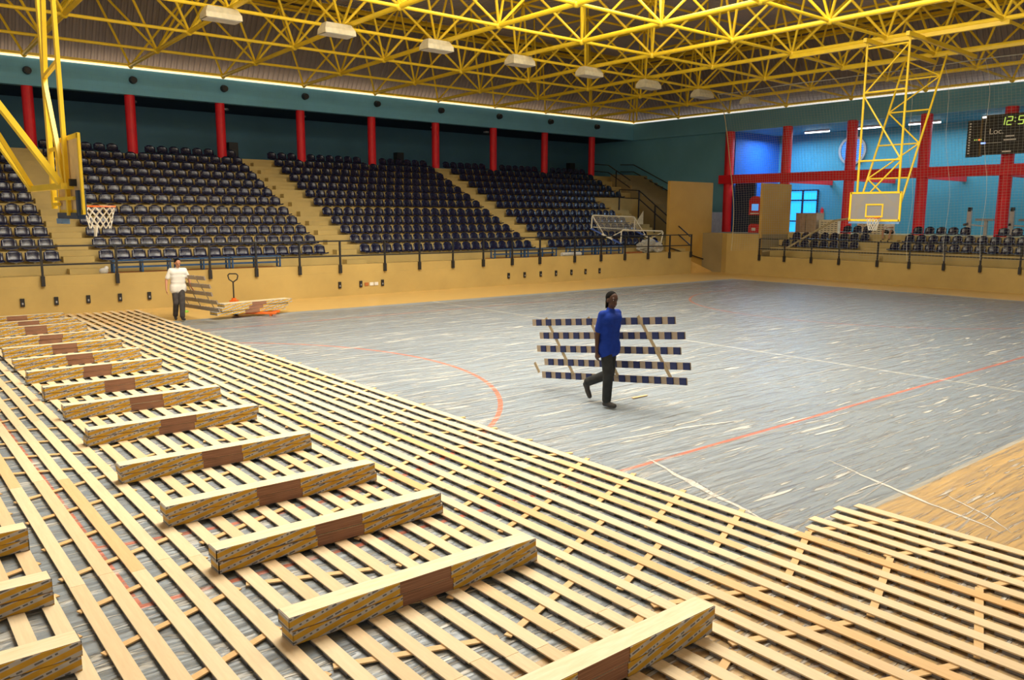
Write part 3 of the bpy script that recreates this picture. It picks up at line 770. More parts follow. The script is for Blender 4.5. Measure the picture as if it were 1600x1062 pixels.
main = [(4.62, 3.30, 'nearest, bottom edge of the photo'), (4.45, 5.05, 'second from the front'), (4.45, 6.52, 'third from the front'), (4.44, 7.84, 'fourth from the front'), (4.42, 9.46, 'fifth from the front'), (4.45, 11.33, 'sixth from the front'),
        (4.52, 13.0, 'seventh from the front'), (4.52, 14.62, 'eighth from the front'), (4.52, 16.22, 'ninth from the front'), (4.56, 17.75, 'tenth from the front'), (4.58, 19.35, 'eleventh from the front'), (4.58, 20.98, 'twelfth from the front'),
        (4.6, 22.85, 'third from the wall'), (4.63, 23.98, 'second from the wall'), (4.55, 25.35, 'last, nearest the wall')]
left = [(.97, 4.45, 'nearest at the left corner'), (.93, 5.55, 'second at the left edge'), (.98, 6.7, 'third at the left edge'), (.97, 7.95, 'fourth at the left edge')]
left = [(1.0, 5.45-1.05, 'nearest at the left corner'), (.95, 5.62, 'second up the left edge'), (.99, 6.78, 'third up the left edge'), (1.02, 8.05, 'fourth, topmost at the left edge')]
rp = random.Random(5)
for grp, L in (('packs in the main line of stacks', main), ('packs in the left-hand line of stacks', left)):
    for (xr, y, s) in L:
        rz = rp.uniform(-.012, .012)
        for lv in (0, 1):
            if first: o = pk; first = False
            else: o = copy_tree(pk)
            o.location = (xr-PLN/2+rp.uniform(-.03, .03)*(lv), y+PWD/2+rp.uniform(-.006, .006), ZT+lv*(PH+.002)); o.rotation_euler = (0, 0, rz+rp.uniform(-.004, .004))
            tag(o, '%s wrapped flooring pack, stack %s' % (['lower', 'upper'][lv], s) + (' of the main line' if L is main else ''), 'flooring pack', grp)

# ------------------------------------------------------------------ basketball hoops hung from the roof
def net_mesh(r0_, r1_, h, n=12, cord=.006, knot=True):
    m = MB(); rows = 5
    for k in range(n):
        for r in range(rows):
            for sgn in (-1, 1):
                a0 = 2*PI*(k+(r % 2)*.5)/n; a1 = a0+sgn*PI/n
                f0, f1 = r/rows, (r+1)/rows
                ra, rb = r0_+(r1_-r0_)*f0, r0_+(r1_-r0_)*f1
                m.tube((ra*math.cos(a0), ra*math.sin(a0), -h*f0), (rb*math.cos(a1), rb*math.sin(a1), -h*f1), cord, 4, cap=False)
    return m
def rim_mesh(r, t=.012, n=28):
    m = MB(); P = [Vector((r*math.cos(2*PI*i/n), r*math.sin(2*PI*i/n), 0)) for i in range(n+1)]
    return m.path(P, t, 6)
def board(t, cy, z0, z1, w, mat_panel, sgn, front_marks):
    # thin panel plus a frame of square tube, in the plane x = 0 of the thing
    y0, y1 = cy-w/2, cy+w/2
    b = MB().box(-.012, y0, z0, .012, y1, z1).build('backboard', mat_panel, t)
    m = MB()
    for a, c in (((0, y0, z0), (0, y1, z0)), ((0, y0, z1), (0, y1, z1)), ((0, y0, z0-.03), (0, y0, z1+.03)), ((0, y1, z0-.03), (0, y1, z1+.03))): m.bar(a, c, .07, .035, (1, 0, 0))
    m.build('board_frame', MAT['yellow'], t)
    if front_marks:
        m = MB(); x = sgn*.02; zz = z0+.13
        for a, c in (((x, cy-.30, zz), (x, cy+.30, zz)), ((x, cy-.30, zz+.42), (x, cy+.30, zz+.42)), ((x, cy-.30, zz-.025), (x, cy-.30, zz+.445)), ((x, cy+.30, zz-.025), (x, cy+.30, zz+.445))): m.bar(a, c, .012, .05, (1, 0, 0)) if abs(a[2]-c[2]) > .01 else m.bar(a, c, .012, .05)
        m = MB()
        m.box(x-.006, cy-.32, zz-.025, x+.006, cy+.32, zz+.025); m.box(x-.006, cy-.32, zz+.395, x+.006, cy+.32, zz+.445)
        m.box(x-.006, cy-.32, zz+.025, x+.006, cy-.27, zz+.395); m.box(x-.006, cy+.27, zz+.025, x+.006, cy+.32, zz+.395)
        m.build('target_square', MAT['yellow'], t)
    return b
def m_clear():
    t = NT('hazy_acrylic'); tr = t.n('ShaderNodeBsdfTransparent'); df = t.n('ShaderNodeBsdfDiffuse'); df.inputs[0].default_value = (.42,.38,.34,1)
    gl = t.n('ShaderNodeBsdfGlossy'); gl.inputs['Roughness'].default_value = .2
    a = t.n('ShaderNodeMixShader'); a.inputs[0].default_value = .55; t.l(tr.outputs[0], a.inputs[1]); t.l(df.outputs[0], a.inputs[2])
    b = t.n('ShaderNodeMixShader'); b.inputs[0].default_value = .06; t.l(a.outputs[0], b.inputs[1]); t.l(gl.outputs[0], b.inputs[2])
    t.l(b.outputs[0], t.out.inputs['Surface']); return t.m
MAT['acrylic'] = m_clear(); MAT['board_cream'] = plain('cream_board_back', (.72,.56,.32), .6)
OX, OY = 28.2, 14.15
t = tag(empty('basketball_hoop', (OX, OY, 2.9)), 'far basketball hoop on a tall yellow lattice hung from the roof', 'basketball hoop')
board(t, .07, .02, .98, 1.80, MAT['acrylic'], -1, True)
def P3(x, y, z): return Vector((x-OX, y-OY, z-2.9))
YA, YB = 14.95, 13.47
fr_ = MB()
for y in (YA, YB): MB().tube(P3(28.3, y, 3.0), P3(28.3, y, 9.2), .04, 8).build('upright', MAT['yellow'], t)
zs = [8.85, 7.35, 5.0, 3.45]
for z in zs: MB().tube(P3(28.3, YA, z), P3(28.3, YB, z), .035, 8).build('crossbar', MAT['yellow'], t)
for a, b in (((YB, 8.85), (YA, 7.3)), ((YA, 7.25), (YB, 5.0)), ((YB, 4.95), (YA, 3.4))): MB().tube(P3(28.3, a[0], a[1]), P3(28.3, b[0], b[1]), .03, 8).build('lattice_brace', MAT['yellow'], t)
def RL(y, f): return P3(28.42+f*2.75, y, 3.3+f*5.5)
for y in (YA, YB): MB().tube(RL(y, 0), RL(y, 1), .038, 8).build('rear_leg', MAT['yellow'], t)
for f in (.86, .64, .42, .2): MB().tube(RL(YA, f), RL(YB, f), .03, 8).build('crossbar', MAT['yellow'], t)
for a, b in (((YA, 1.), (YB, .86)), ((YB, .86), (YA, .64)), ((YA, .64), (YB, .42)), ((YB, .42), (YA, .2)), ((YA, .2), (YB, .0))): MB().tube(RL(*a), RL(*b), .028, 8).build('lattice_brace', MAT['yellow'], t)
for y in (YA, YB): MB().bar(P3(28.1, y, 9.12), P3(33.6, y, 9.02), .12, .14).build('hanger_beam', MAT['yellow'], t)
for x, ya, yb in ((29.31, 18.6, 10.8), (33.19, 18.6, 10.8)): MB().bar(P3(x, ya, 9.2), P3(x, yb, 9.2), .14, .14).build('channel_beam', MAT['yellow'], t)
MB().box(-.03, -.85, -.10, .04, .99, -.03).build('padding', MAT['lightblue'], t)
r_ = rim_mesh(.225).build('rim', MAT['orange'], t, loc=(-.42, -.12, .10)); MB().box(.2, -.05, -.02, .42, .05, .02).build('rim_bracket', MAT['orange'], r_)
net_mesh(.22, .13, .42).build('net', MAT['net_cord'], t, loc=(-.42, -.12, .09))

NX, NY = 2.66, 13.9
t = tag(empty('basketball_hoop', (NX, NY, 3.0)), 'near basketball hoop at the left edge seen from behind, on thick yellow tubes', 'basketball hoop')
def Q3(x, y, z): return Vector((x-NX, y-NY, z-3.0))
board(t, -.25, .05, 1.12, 1.56, MAT['board_cream'], 1, False)
MB().bar(Q3(2.60, 13.1, 3.25), Q3(2.60, 14.4, 3.25), .05, .05, (1, 0, 0)).build('stiffener', MAT['yellow'], t)
def T(nm, a, b, r=.065): MB().bar(Q3(*a), Q3(*b), r*1.22, r*1.22, (1, .2, 0)).build(nm, MAT['yellow'], t)
T('upright', (2.60, 13.52, 3.0), (2.60, 13.52, 9.15), .045); T('upright', (2.60, 14.57, 3.1), (2.60, 14.57, 9.15), .055)
T('lattice_brace', (2.58, 14.5, 5.05), (2.58, 13.55, 3.40), .05); T('lattice_brace', (2.60, 14.5, 5.1), (2.60, 13.6, 8.7), .05)
T('crossbar', (2.60, 14.57, 5.1), (2.60, 13.5, 5.2), .045)
T('crossbar', (2.60, 14.57, 4.0), (2.60, 14.1, 4.0), .04); T('crossbar', (2.60, 14.57, 3.17), (2.60, 14.2, 3.17), .04)
T('rear_leg', (2.45, 13.2, 3.45), (-1.14, 13.2, 9.0)); T('rear_leg', (2.30, 14.6, 3.42), (-.9, 14.6, 9.0))
T('lattice_brace', (2.30, 14.5, 3.42), (.9, 13.3, 5.85), .05)
T('rear_bracket', (2.30, 14.65, 3.40), (2.48, 13.1, 3.42), .07); T('rear_bracket', (2.46, 13.2, 3.4), (2.62, 13.2, 3.4), .04)
MB().box(-.1, -.78, .42, .0, -.70, .52).build('pivot', MAT['black'], t)
for x in (2.55, -1.1): MB().bar(Q3(x, 18, 9.22), Q3(x, 10, 9.22), .14, .14).build('channel_beam', MAT['yellow'], t)
for y in (13.2, 14.6): MB().bar(Q3(2.75, y, 9.12), Q3(-1.3, y, 9.02), .10, .12).build('hanger_beam', MAT['yellow'], t)
MB().box(-.05, -.95, .0, .06, -.82, .36).build('padding', MAT['bluepad'], t)
MB().box(-.05, -.85, -.05, .06, .55, .04).build('padding', MAT['bluepad'], t); MB().box(-.06, .2, -.13, .05, .60, -.05).build('padding', MAT['lightblue'], t)
r_ = rim_mesh(.225, .014).build('rim', MAT['orange'], t, loc=(.43, 0, .14)); MB().box(-.42, -.06, -.03, -.2, .06, .02).build('rim_bracket', MAT['orange'], r_)
nt_ = net_mesh(.22, .15, .33, 12, .0055).build('net', MAT['net_cord'], t, loc=(.43, 0, .13))
m = MB(); m.tube((-.05, .05, -.28), (-.07, .04, -.45), .035, 8, .02); m.build('net_knot', MAT['net_cord'], nt_)

# ------------------------------------------------------------------ safety net behind the far hoop
def big_net():
    t = tag(empty('safety_net', (33.9, 17, 0)), 'large fine safety net hanging from the roof behind the far hoop', 'safety net')
    m = MB(); X0 = 0
    y_l_top, y_l_bot = 25.4-17, 24.2-17; y_r = 4.0-17; zt, zb = 8.95, 1.35
    import mathutils.noise as mn
    def P(u, v):
        sag = .9*math.sin(PI*v)*(1-u)**2
        yl = y_l_top+(y_l_bot-y_l_top)*(v**.6)
        y = yl-sag*.2+(y_r-yl)*u; z = zt+(zb-zt)*v
        return Vector((.25*mn.noise(Vector((u*8, v*2, 0)))+.15*math.sin(u*30)*v, y, z+.12*math.sin(u*12)*v))
    nu, nv = 150, 70; c = .0028
    def strip(pts):
        for a, b in zip(pts, pts[1:]):
            d = (b-a).normalized(); s = Vector((1, 0, 0)).cross(d).normalized()*c; n_ = Vector((c, 0, 0))
            m.add([a+s, a-s*.5+n_, a-s*.5-n_, b+s, b-s*.5+n_, b-s*.5-n_], [(0,1,4,3), (1,2,5,4), (2,0,3,5)])
    for i in range(nu+1): strip([P(i/nu, k/8) for k in range(9)])
    for j in range(nv+1): strip([P(k/24, j/nv) for k in range(25)])
    m.build('mesh', MAT['net_grey'], t)
    m = MB(); m.path([P(0, k/12)+Vector((-.02, 0, 0)) for k in range(13)], .022, 6); m.build('edge_rope', MAT['rope'], t)
    m = MB(); m.path([P(k/24, 0) for k in range(25)], .02, 6); m.build('top_rope', MAT['net_grey'], t)
    for u in (.43, .50, .57):
        m = MB(); m.path([P(u+.004*math.sin(k), k/12)+Vector((-.03, 0, 0)) for k in range(13)], .006, 5); m.build('gathered_fold', MAT['net_cord'], t)
    return t
big_net()
# bunched rope hanging off the left end of the net over the seats
m = MB(); m.path([(36.6, 24.2, 1.25), (36.7, 22.9, 1.45), (36.9, 22.0, 2.05), (37.0, 20.6, 2.85), (37.0, 19.5, 3.0)], .05, 6)
tag(m.build('net_bundle', MAT['rope']), 'tan bundle of gathered net draped over the end stand seats', 'net')

# ------------------------------------------------------------------ scoreboard
SBX = 40.45
t = tag(empty('scoreboard', (SBX, 14.3, 5.8)), 'black electronic scoreboard with a clock reading 12:52, cut by the right edge', 'scoreboard')
MAT['sb'] = plain('scoreboard_face', (.016,.014,.012), .5); MAT['sb_frame'] = plain('scoreboard_trim', (.16,.10,.02), .5)
MAT['led_g'] = glow('green_led', (.55, .75, .12), .6); MAT['led_r'] = glow('red_led', (.9, .12, .04), .9); MAT['label'] = plain('scoreboard_lettering', (.85,.82,.74), .5)
MB().box(0, -2.6, .05, .22, 1.36, 1.78).build('face', MAT['sb'], t)
MB().box(.0, 1.44, -.02, .2, 1.98, 1.62).build('side_panel', MAT['sb'], t)
m = MB(); m.box(-.01, 1.34, 0, .2, 1.42, 1.75); m.box(-.01, -2.6, 1.78, .2, 1.4, 1.80); m.build('trim', MAT['sb_frame'], t)
def text(s, size, y, z, mat, nm, x=-.012, shear=0.0):
    c = bpy.data.curves.new(nm, 'FONT'); c.body = s; c.size = size; c.extrude = .004; c.shear = shear
    o = bpy.data.objects.new(nm, c); me = bpy.data.meshes.new_from_object(o); bpy.data.objects.remove(o)
    me.materials.clear(); me.materials.append(mat)
    ob = link(nm, me, t, (x, y, z), (PI/2, 0, -PI/2)); return ob
# seven-segment clock digits
seg = {'1': 'bc', '2': 'abged', '5': 'afgcd'}
def digit(m, ch, y, z, w=.20, h=.34, th=.035):
    S_ = {'a': ((0, h), (w, h)), 'b': ((w, h), (w, h/2)), 'c': ((w, h/2), (w, 0)), 'd': ((0, 0), (w, 0)), 'e': ((0, 0), (0, h/2)), 'f': ((0, h/2), (0, h)), 'g': ((0, h/2), (w, h/2))}
    for k in seg[ch]:
        (a0, b0), (a1, b1) = S_[k]; sl = .10
        m.bar((-.01, y-a0-b0*sl, z+b0), (-.01, y-a1-b1*sl, z+b1), .01, th, (1, 0, 0)) if False else m.bar((-.01, y-a0-b0*sl, z+b0), (-.01, y-a1-b1*sl, z+b1), th, .012, (1, 0, 0))
for ch, y in (('1', .66), ('2', .36), ('5', -.10), ('2', -.44)):
    m = MB(); digit(m, ch, y, 1.32); m.build('clock_digit', MAT['led_g'], t)
MB().box(-.02, -.0, 1.42, -.008, .04, 1.46).box(-.02, -.0, 1.58, -.008, .04, 1.62).build('clock_colon', MAT['led_g'], t)
text('Loc.', .36, 1.05, .95, MAT['label'], 'lettering'); text('Vis', .36, -.38, .93, MAT['label'], 'lettering')
for y, z, w_ in ((.36, .80, .36), (.42, .64, .5), (.44, .13, .36)): MB().box(-.012, y-w_, z, -.006, y, z+.06).build('caption_strip', MAT['label'], t)
for k in range(4): MB().box(-.014, 1.60-.09*k, .72, -.004, 1.65-.09*k, .76).build('foul_light', MAT['led_g'], t)
MB().box(-.014, 1.40, .70, -.004, 1.47, .77).build('foul_light', MAT['led_r'], t)
for k in range(12): MB().box(-.012, 1.82, .12+.12*k, -.004, 1.90, .18+.12*k).build('player_number', MAT['label'], t)
MAT['lamp_white'] = glow('indicator_white', (1, 1, .95), 2); MAT['lamp_blue'] = glow('indicator_blue', (.25, .4, 1), 1.5)
MB().box(-.014, 1.22, 1.68, .02, 1.38, 1.76).build('indicator', MAT['lamp_white'], t); MB().box(-.014, 1.16, .54, .0, 1.36, .61).build('indicator', MAT['lamp_blue'], t)
MB().box(-.012, .5, .56, -.004, 1.16, .58).build('caption_strip', MAT['label'], t)
for y in (.5, -1.5): MB().box(.22, y-.05, .8, .75, y+.05, .95).build('wall_arm', MAT['black'], t)

# ------------------------------------------------------------------ benches and odds on the walkways
def bench():
    t = empty('bench_frame', (0, 0, 0))
    MB().box(-.9, -.16, .36, .9, .16, .40).build('seat_board', MAT['benchblue'], t)
    for x in (-.88, -.05, .05, .88) if False else (-.86, 0, .86):
        m = MB(); m.box(x-.025, -.16, 0, x+.025, -.11, .36); m.box(x-.025, .11, 0, x+.025, .16, .36); m.box(x-.025, -.16, 0, x+.025, .16, .03); m.build('leg_frame', MAT['benchblue'], t)
    MB().box(-.86, -.02, .14, .86, .02, .20).build('stretcher', MAT['benchblue'], t)
    return t
bp = bench(); bl = [(7.35, 'left of the man in white'), (9.3, 'right behind the man in white'), (11.15, 'just left of the pallet truck handle'), (22.7, 'left one of the far pair'), (24.6, 'below the middle block end'), (27.2, 'left one below the right-hand block'), (29.1, 'right one below the right-hand block')]
for k, (x, s) in enumerate(bl):
    o = bp if k == 0 else copy_tree(bp); o.location = (x, 27.95, 1.15)
    tag(o, 'blue steel bench frame on the walkway, '+s, 'bench', 'blue benches on the walkway')
for k, (x, w_, s) in enumerate([(8.2, 1.95, 'under the leftmost bench frames'), (11.05, .9, 'under the bench beside the pallet truck'), (23.65, 1.9, 'under the far pair of benches'), (28.2, 1.9, 'under the right pair of benches')]):
    tag(MB().box(x-w_, 27.6, 1.13, x+w_, 28.4, 1.146).build('floor_mat', MAT['mat_orange']), 'orange brown mat '+s, 'mat', 'orange mats on the walkway')
tag(MB().tube((25.7, 27.7, 1.23), (26.2+.7, 27.7, 1.23), .09, 12).build('white_roll', MAT['white']), 'long white roll lying on the walkway below the second aisle', 'roll')
m = MB(); m.ball((0, 0, .1), .13, 9, 6, (1.1, .8, .8)); m.ball((.09, .03, .19), .07, 8, 5)
o = m.build('white_bag', MAT['white'], smooth=True, loc=(6.15, 27.65, 1.13)); tag(o, 'small white bag beside the first bench frame', 'bag')
rb = random.Random(2)
def crumple(name, size, loc, mat, seed):
    rb = random.Random(seed); bm = bmesh.new(); bmesh.ops.create_icosphere(bm, subdivisions=4, radius=1)
    import mathutils.noise as mn
    for v in bm.verts:
        f = 1+.35*mn.noise(v.co*2.2+Vector((seed, 0, 0)))+.18*mn.noise(v.co*6+Vector((0, seed, 0)))
        v.co = Vector((v.co.x*size[0], v.co.y*size[1], max(v.co.z, -.6)*size[2]))*f
    mz = min(v.co.z for v in bm.verts)
    for v in bm.verts: v.co.z -= mz
    me = bpy.data.meshes.new(name); bm.to_mesh(me); bm.free(); me.materials.append(mat); return link(name, me, None, loc)
def m_bag():
    t = NT('cloudy_bag_plastic'); t.setc((.62,.58,.48), .3, 0, .6, t.bump(t.noise(t.coord(), 9, 4), .8, .05)); t.b.inputs['Transmission Weight'].default_value = .25; return t.m
MAT['bag'] = m_bag()
tag(crumple('plastic_bundle', (.85, .28, .38), (32.1, 28.0, 1.13), MAT['bag'], 3), 'crumpled clear plastic bundle behind the rail near the small goals', 'plastic bundle')
o = crumple('plastic_scrap', (.28, .10, .30), (32.2, 27.42, 1.17), MAT['bag'], 8); tag(o, 'crumpled plastic end hanging over the parapet edge', 'plastic scrap')
tag(MB().box(-.5, -.12, 0, .5, .12, .10).build('orange_board', MAT['mat_orange'], loc=(30.7, 27.75, 1.13)), 'flat orange board on the walkway left of the plastic bundle', 'board')
m = MB(); m.add([(0,0,0),(.55,0,0),(.55,.02,.0),(0,.02,0),(.1,0,.25),(.55,0,.75),(.55,.02,.75),(.1,.02,.25)], [(0,1,5,4),(3,7,6,2),(0,3,2,1),(4,5,6,7),(1,2,6,5),(0,4,7,3)])
tag(m.build('pale_board', MAT['cream'], loc=(34.0, 30.6, 2.55)), 'pale slanted board behind the small goals by the stair rail', 'board')

# small training goal lying tipped over the front seats
B0 = Vector((28.85, 28.95, 2.38)); Dv = Vector((.95, -1.12, -.72)); Wv = Vector((3.15, 0, -.08)); Hv = Vector((.04, 0, .66))
t = tag(empty('training_goal', B0), 'small white framed goal with blue and white side rails lying over the front seats', 'goal')
O0 = Vector((0, 0, 0))
for k_, o_ in ((0, O0), (1, Dv)):
    m = MB(); m.path([o_, o_+Hv*.88, o_+Hv+Wv*.025, o_+Hv+Wv*.975, o_+Wv+Hv*.88, o_+Wv*(1 if k_ == 0 else .965)], .034, 8); m.build('hoop_tube', MAT['goalwhite'], t)
for o_ in (O0, Wv*.98):
    for f0, f1, mt in ((0, .36, 'goalblue'), (.36, .72, 'goalwhite'), (.72, 1, 'goalblue')): MB().bar(o_+Dv*f0, o_+Dv*f1, .09, .08).build('side_rail', MAT[mt], t)
    MB().tube(o_+Hv, o_+Dv*.45, .022, 8).build('stay', MAT['goalwhite'], t); MB().tube(o_+Dv+Hv*.9, o_+Dv*.62, .022, 8).build('stay', MAT['goalwhite'], t)
MB().tube(Wv*.04+Hv*.12, Wv*.86+Hv*.02, .022, 8).build('back_bar', MAT['goalwhite'], t)
m = MB()
for k in range(33): m.tube(Wv*k/32+Hv, Wv*k/32+Dv*.25+Hv*.15, .005, 3, cap=False)
for k in range(9): m.tube(Hv*(1-k/9)+Dv*k*.03, Wv+Hv*(1-k/9)+Dv*k*.03, .005, 3, cap=False)
m.build('net', MAT['net_cord'], t)

# loudspeakers in the left gallery
for k, (x, z, s) in enumerate([(15.05, 5.5, 'left'), (24.5, 5.5, 'middle'), (37.8, 5.5, 'right')]):
    t = tag(empty('loudspeaker', (x, 40.0, z)), 'tall black loudspeaker at the dark gallery, %s one' % s, 'loudspeaker', 'loudspeakers behind the long stand')
    MB().box(-.22, -.2, .25, .22, .2, .95).build('cabinet', MAT['black'], t); MB().tube((0, -.205, .5), (0, -.215, .5), .14, 16).build('grille', MAT['rail'], t)
    m = MB()
    for a in range(3): m.tube((0, 0, .25), (.28*math.cos(a*2.1), .28*math.sin(a*2.1), 0), .02, 6)
    m.build('stand', MAT['black'], t)

# ------------------------------------------------------------------ things in the corridor and end gallery
t = tag(empty('vending_machine', (40.3, 27.15, 2.1)), 'round-topped red vending machine in the blue corridor', 'vending machine')
MAT['vred'] = plain('red_machine_shell', (.70,.015,.02), .35); MAT['screen_b'] = glow('blue_machine_screen', (.10, .35, .8), .6)
def rounded(w_, z0, z1, r, d):
    pts = []
    for cx, a0 in ((w_/2-r, 0), (-w_/2+r, PI/2)):
        for k in range(7): a = a0+k*PI/12; pts.append((cx+r*math.cos(a), z1-r+r*math.sin(a)))
    pts += [(-w_/2, z0), (w_/2, z0)]
    n = len(pts); vs = [(-d/2, -p, z) for p, z in pts]+[(d/2, -p, z) for p, z in pts]
    m = MB(); m.add(vs, [tuple(range(n)), tuple(range(n, 2*n))[::-1]]+[(i, n+i, n+(i+1) % n, (i+1) % n) for i in range(n)]); return m
rounded(.78, 1.0, 2.05, .3, .5).build('head', MAT['vred'], t); MB().box(-.2, -.36, .5, .2, .36, 1.0).build('glass_case', MAT['black'], t)
rounded(.74, 0, .5, .2, .52).build('base', MAT['vred'], t); MB().box(-.262, -.24, 1.25, -.25, .2, 1.62).build('screen', MAT['screen_b'], t)
MB().box(-.265, -.28, 1.06, -.25, .28, 1.12).build('label_strip', MAT['label'], t); MB().box(-.265, -.12, .12, -.26, .14, .28).build('label_strip', MAT['label'], t)
t = tag(empty('crate', (38.2, 28.9, 2.1)), 'dark ribbed crate behind the notch in the ochre wall', 'crate')
m = MB(); m.box(-.5, -.55, 0, .5, .55, 1.15); m.build('body', MAT['grey'], t)
m = MB()
for k in range(8): m.box(-.53, -.5+k*.14, .05, -.5, -.46+k*.14, 1.1)
m.build('rib', MAT['navy'], t)
t = tag(empty('cabinet', (41.9, 24.8, 2.1)), 'beige wooden cabinet behind the end stand', 'cabinet'); MAT['beige'] = plain('beige_board', (.42,.30,.19), .6)
MB().box(-.4, -.62, 0, .4, .62, 1.1).build('carcass', MAT['beige'], t); MB().box(-.42, -.64, 1.1, .42, .64, 1.13).build('top', MAT['beige'], t); MB().box(-.412, -.01, .05, -.4, .01, 1.05).build('door_gap', MAT['black'], t)
def lattice(y, z, w_, h, label):
    t = tag(empty('slotted_crate', (41.6, y, z)), label, 'crate', 'pale slotted crates behind the end stand')
    MB().box(0, -w_/2, 0, .5, w_/2, h).build('body', MAT['cream'], t)
    for j in range(int(h/.11)):
        m = MB()
        for i in range(int(w_/.2)): m.box(-.006, -w_/2+.05+i*.2, .04+j*.11, 0, -w_/2+.18+i*.2, .07+j*.11)
        m.build('slot_row', MAT['black'], t)
lattice(23.5, 2.12, 1.1, .75, 'pale slotted crate left of the second red column'); lattice(22.0-.9, 2.12, 1.5, .72, 'pale slotted crate right of the second red column')
tag(MB().tube((45.9, 26.4, 2.95), (45.9, 26.4, 3.5), .1, 12).tube((45.9, 26.4, 3.5), (45.9, 26.4, 3.6), .03, 8).build('fire_extinguisher', MAT['red']), 'red fire extinguisher on the wall beside the blue glass door', 'fire extinguisher')
def gym(x, y, label):
    t = tag(empty('exercise_machine', (x, y, 2.12)), label, 'exercise machine', 'exercise machines in the end gallery')
    MB().box(-.08, -.1, 0, .08, .1, 1.25).build('column', MAT['silver'], t); MB().box(-.09, -.07, 1.2, .09, .07, 1.4).build('head', MAT['black'], t)
    MB().tube((-.1, 0, .6), (-.1, .22, .55), .06, 8).build('handle', MAT['black'], t)
    MB().box(-.06, -.85, 0, .06, -.7, .75).build('seat_post', MAT['silver'], t); MB().box(-.2, -1.15, .75, .2, -.35, .86).build('seat_pad', MAT['grey'], t)
    MB().bar((0, -.1, .55), (0, -.75, .5), .06, .06).build('frame_bar', MAT['silver'], t)
gym(43, 16.85, 'silver exercise machine with a pad, left one at the cyan wall'); gym(43, 14.95, 'silver exercise machine behind the rightmost red column')

# ------------------------------------------------------------------ pallet truck and its load
t = tag(empty('pallet_truck', (9.0, 23.95, 0), math.radians(-38)), 'orange hand pallet truck with black handle, parked by the film edge', 'pallet truck')
MB().tube((-.15, 0, .45), (-.15, 0, 1.02), .022, 8).build('handle_shaft', MAT['black'], t)
m = MB(); m.path([(-.15, 0, 1.0), (-.27, 0, 1.08), (-.30, 0, 1.2), (-.25, 0, 1.25), (-.05, 0, 1.25), (.0, 0, 1.2), (-.03, 0, 1.08), (-.15, 0, 1.0)], .018, 8); m.build('handle_grip', MAT['black'], t)
MB().box(-.25, -.12, .22, -.05, .12, .46).tube((-.15, 0, .3), (-.15, 0, .52), .07, 12).build('pump_body', MAT['orange'], t)
MB().box(-.08, -.27, .07, .06, .27, .125).build('fork_bridge', MAT['orange'], t)
for y in (-.2, .2):
    f = MB().box(.0, y-.075, .07, 1.15, y+.075, .125).build('fork', MAT['orange'], t)
    MB().tube((1.0, y-.05, .045), (1.0, y+.05, .045), .042, 12).build('fork_wheel', MAT['orange'], f)
MB().tube((-.12, -.09, .09), (-.12, .09, .09), .09, 16).build('steer_wheel', MAT['black'], t)
k = 0
for lv in range(3):
    for row in range(2):
        o = copy_tree(pk); c = Vector((9.22, 23.52, .135+lv*(PH+.002)))
        a = math.radians(10+(2 if lv == 1 else 0)); n_ = Vector((-math.sin(a), math.cos(a), 0)); d = Vector((math.cos(a), math.sin(a), 0))
        c += n_*(row-.5)*.2+d*(.12*lv-.1)
        o.location = c; o.rotation_euler = (0, 0, a)
        tag(o, '%s wrapped flooring pack on the pallet truck, %s side' % (['lowest', 'middle', 'topmost'][lv], ['near', 'far'][row]), 'flooring pack', 'packs on the pallet truck')
tag(MB().ball((0, 0, .03), .1, 8, 5, (1.3, .7, .5)).build('green_rag', plain('green_cloth', (.25,.55,.06), .8), loc=(7.9, 25.6, 0)), 'small green rag on the tan floor behind the man in white', 'rag')
tag(MB().box(-.18, -.025, 0, .18, .025, .01).build('wood_offcut', MAT['batten'], loc=(10.15, 8.95, .014)), 'thin pale wood offcut lying on the film beside the man in blue', 'offcut')

# ------------------------------------------------------------------ carried panels
def carried(u, z_top_l, z_top_r, s0, s1, p0, ang, left_off, label, grp, tilt=0.0, pads='pad_blue', turn=False):
    # frame: local x along the walk, local z up in the panel, local y through it
    d = Vector((math.cos(ang), math.sin(ang), 0)); lf = Vector((-d.y, d.x, 0))
    sc = (s0+s1)/2; zc = (z_top_l+z_top_r)/2-2*.235; L = s1-s0
    t = empty('deck_panel', Vector(p0)+lf*left_off+d*sc+Vector((0, 0, zc)))
    slope = math.atan2(z_top_r-z_top_l, L)
    R = Matrix((d, lf, Vector((0, 0, 1)))).transposed().to_4x4() @ Matrix.Rotation(tilt, 4, 'X') @ Matrix.Rotation(-slope, 4, 'Y')
    t.matrix_world = Matrix.Translation(t.location) @ R
    tag(t, label, 'deck panel', grp)
    pm = MB().box(-.058, ST if turn else -.02, -.056, .058, ST+.02 if turn else 0, .056).mesh('foam_pad', MAT[pads])
    slm = MB().box(-L/2, 0, -SW/2, L/2, ST, SW/2).mesh('slat', MAT['slat_back'])
    for i in range(5):
        s = link('slat', slm, t, ((-.07, .09, .0, .16, .08)[i]-.05, 0, (2-i)*.235))
        for q in range(13): link('foam_pad', pm, s, (-L/2+.12+q*(L-.24)/12+.05, 0, 0))
    for q in range(4):
        xc = -L/2+L*(-.10, .165, .485, .825)[q]; h = 1.1
        m = MB()
        a = Vector((xc-.28, -.006, h/2)); b = Vector((xc+.28, -.006, -h/2+.12))
        if q == 0: a = a.lerp(b, .82)
        m.bar(a, b, .055, .011, (0, 1, 0)); m.build('cross_batten', MAT['batten_back'], t)
    return t
carried(0, 1.14, 1.48, -2.0, 1.07, (9.3, 8.75, 0), math.radians(-85), .34, 'slatted deck panel with navy foam pads carried by the man in blue', None)
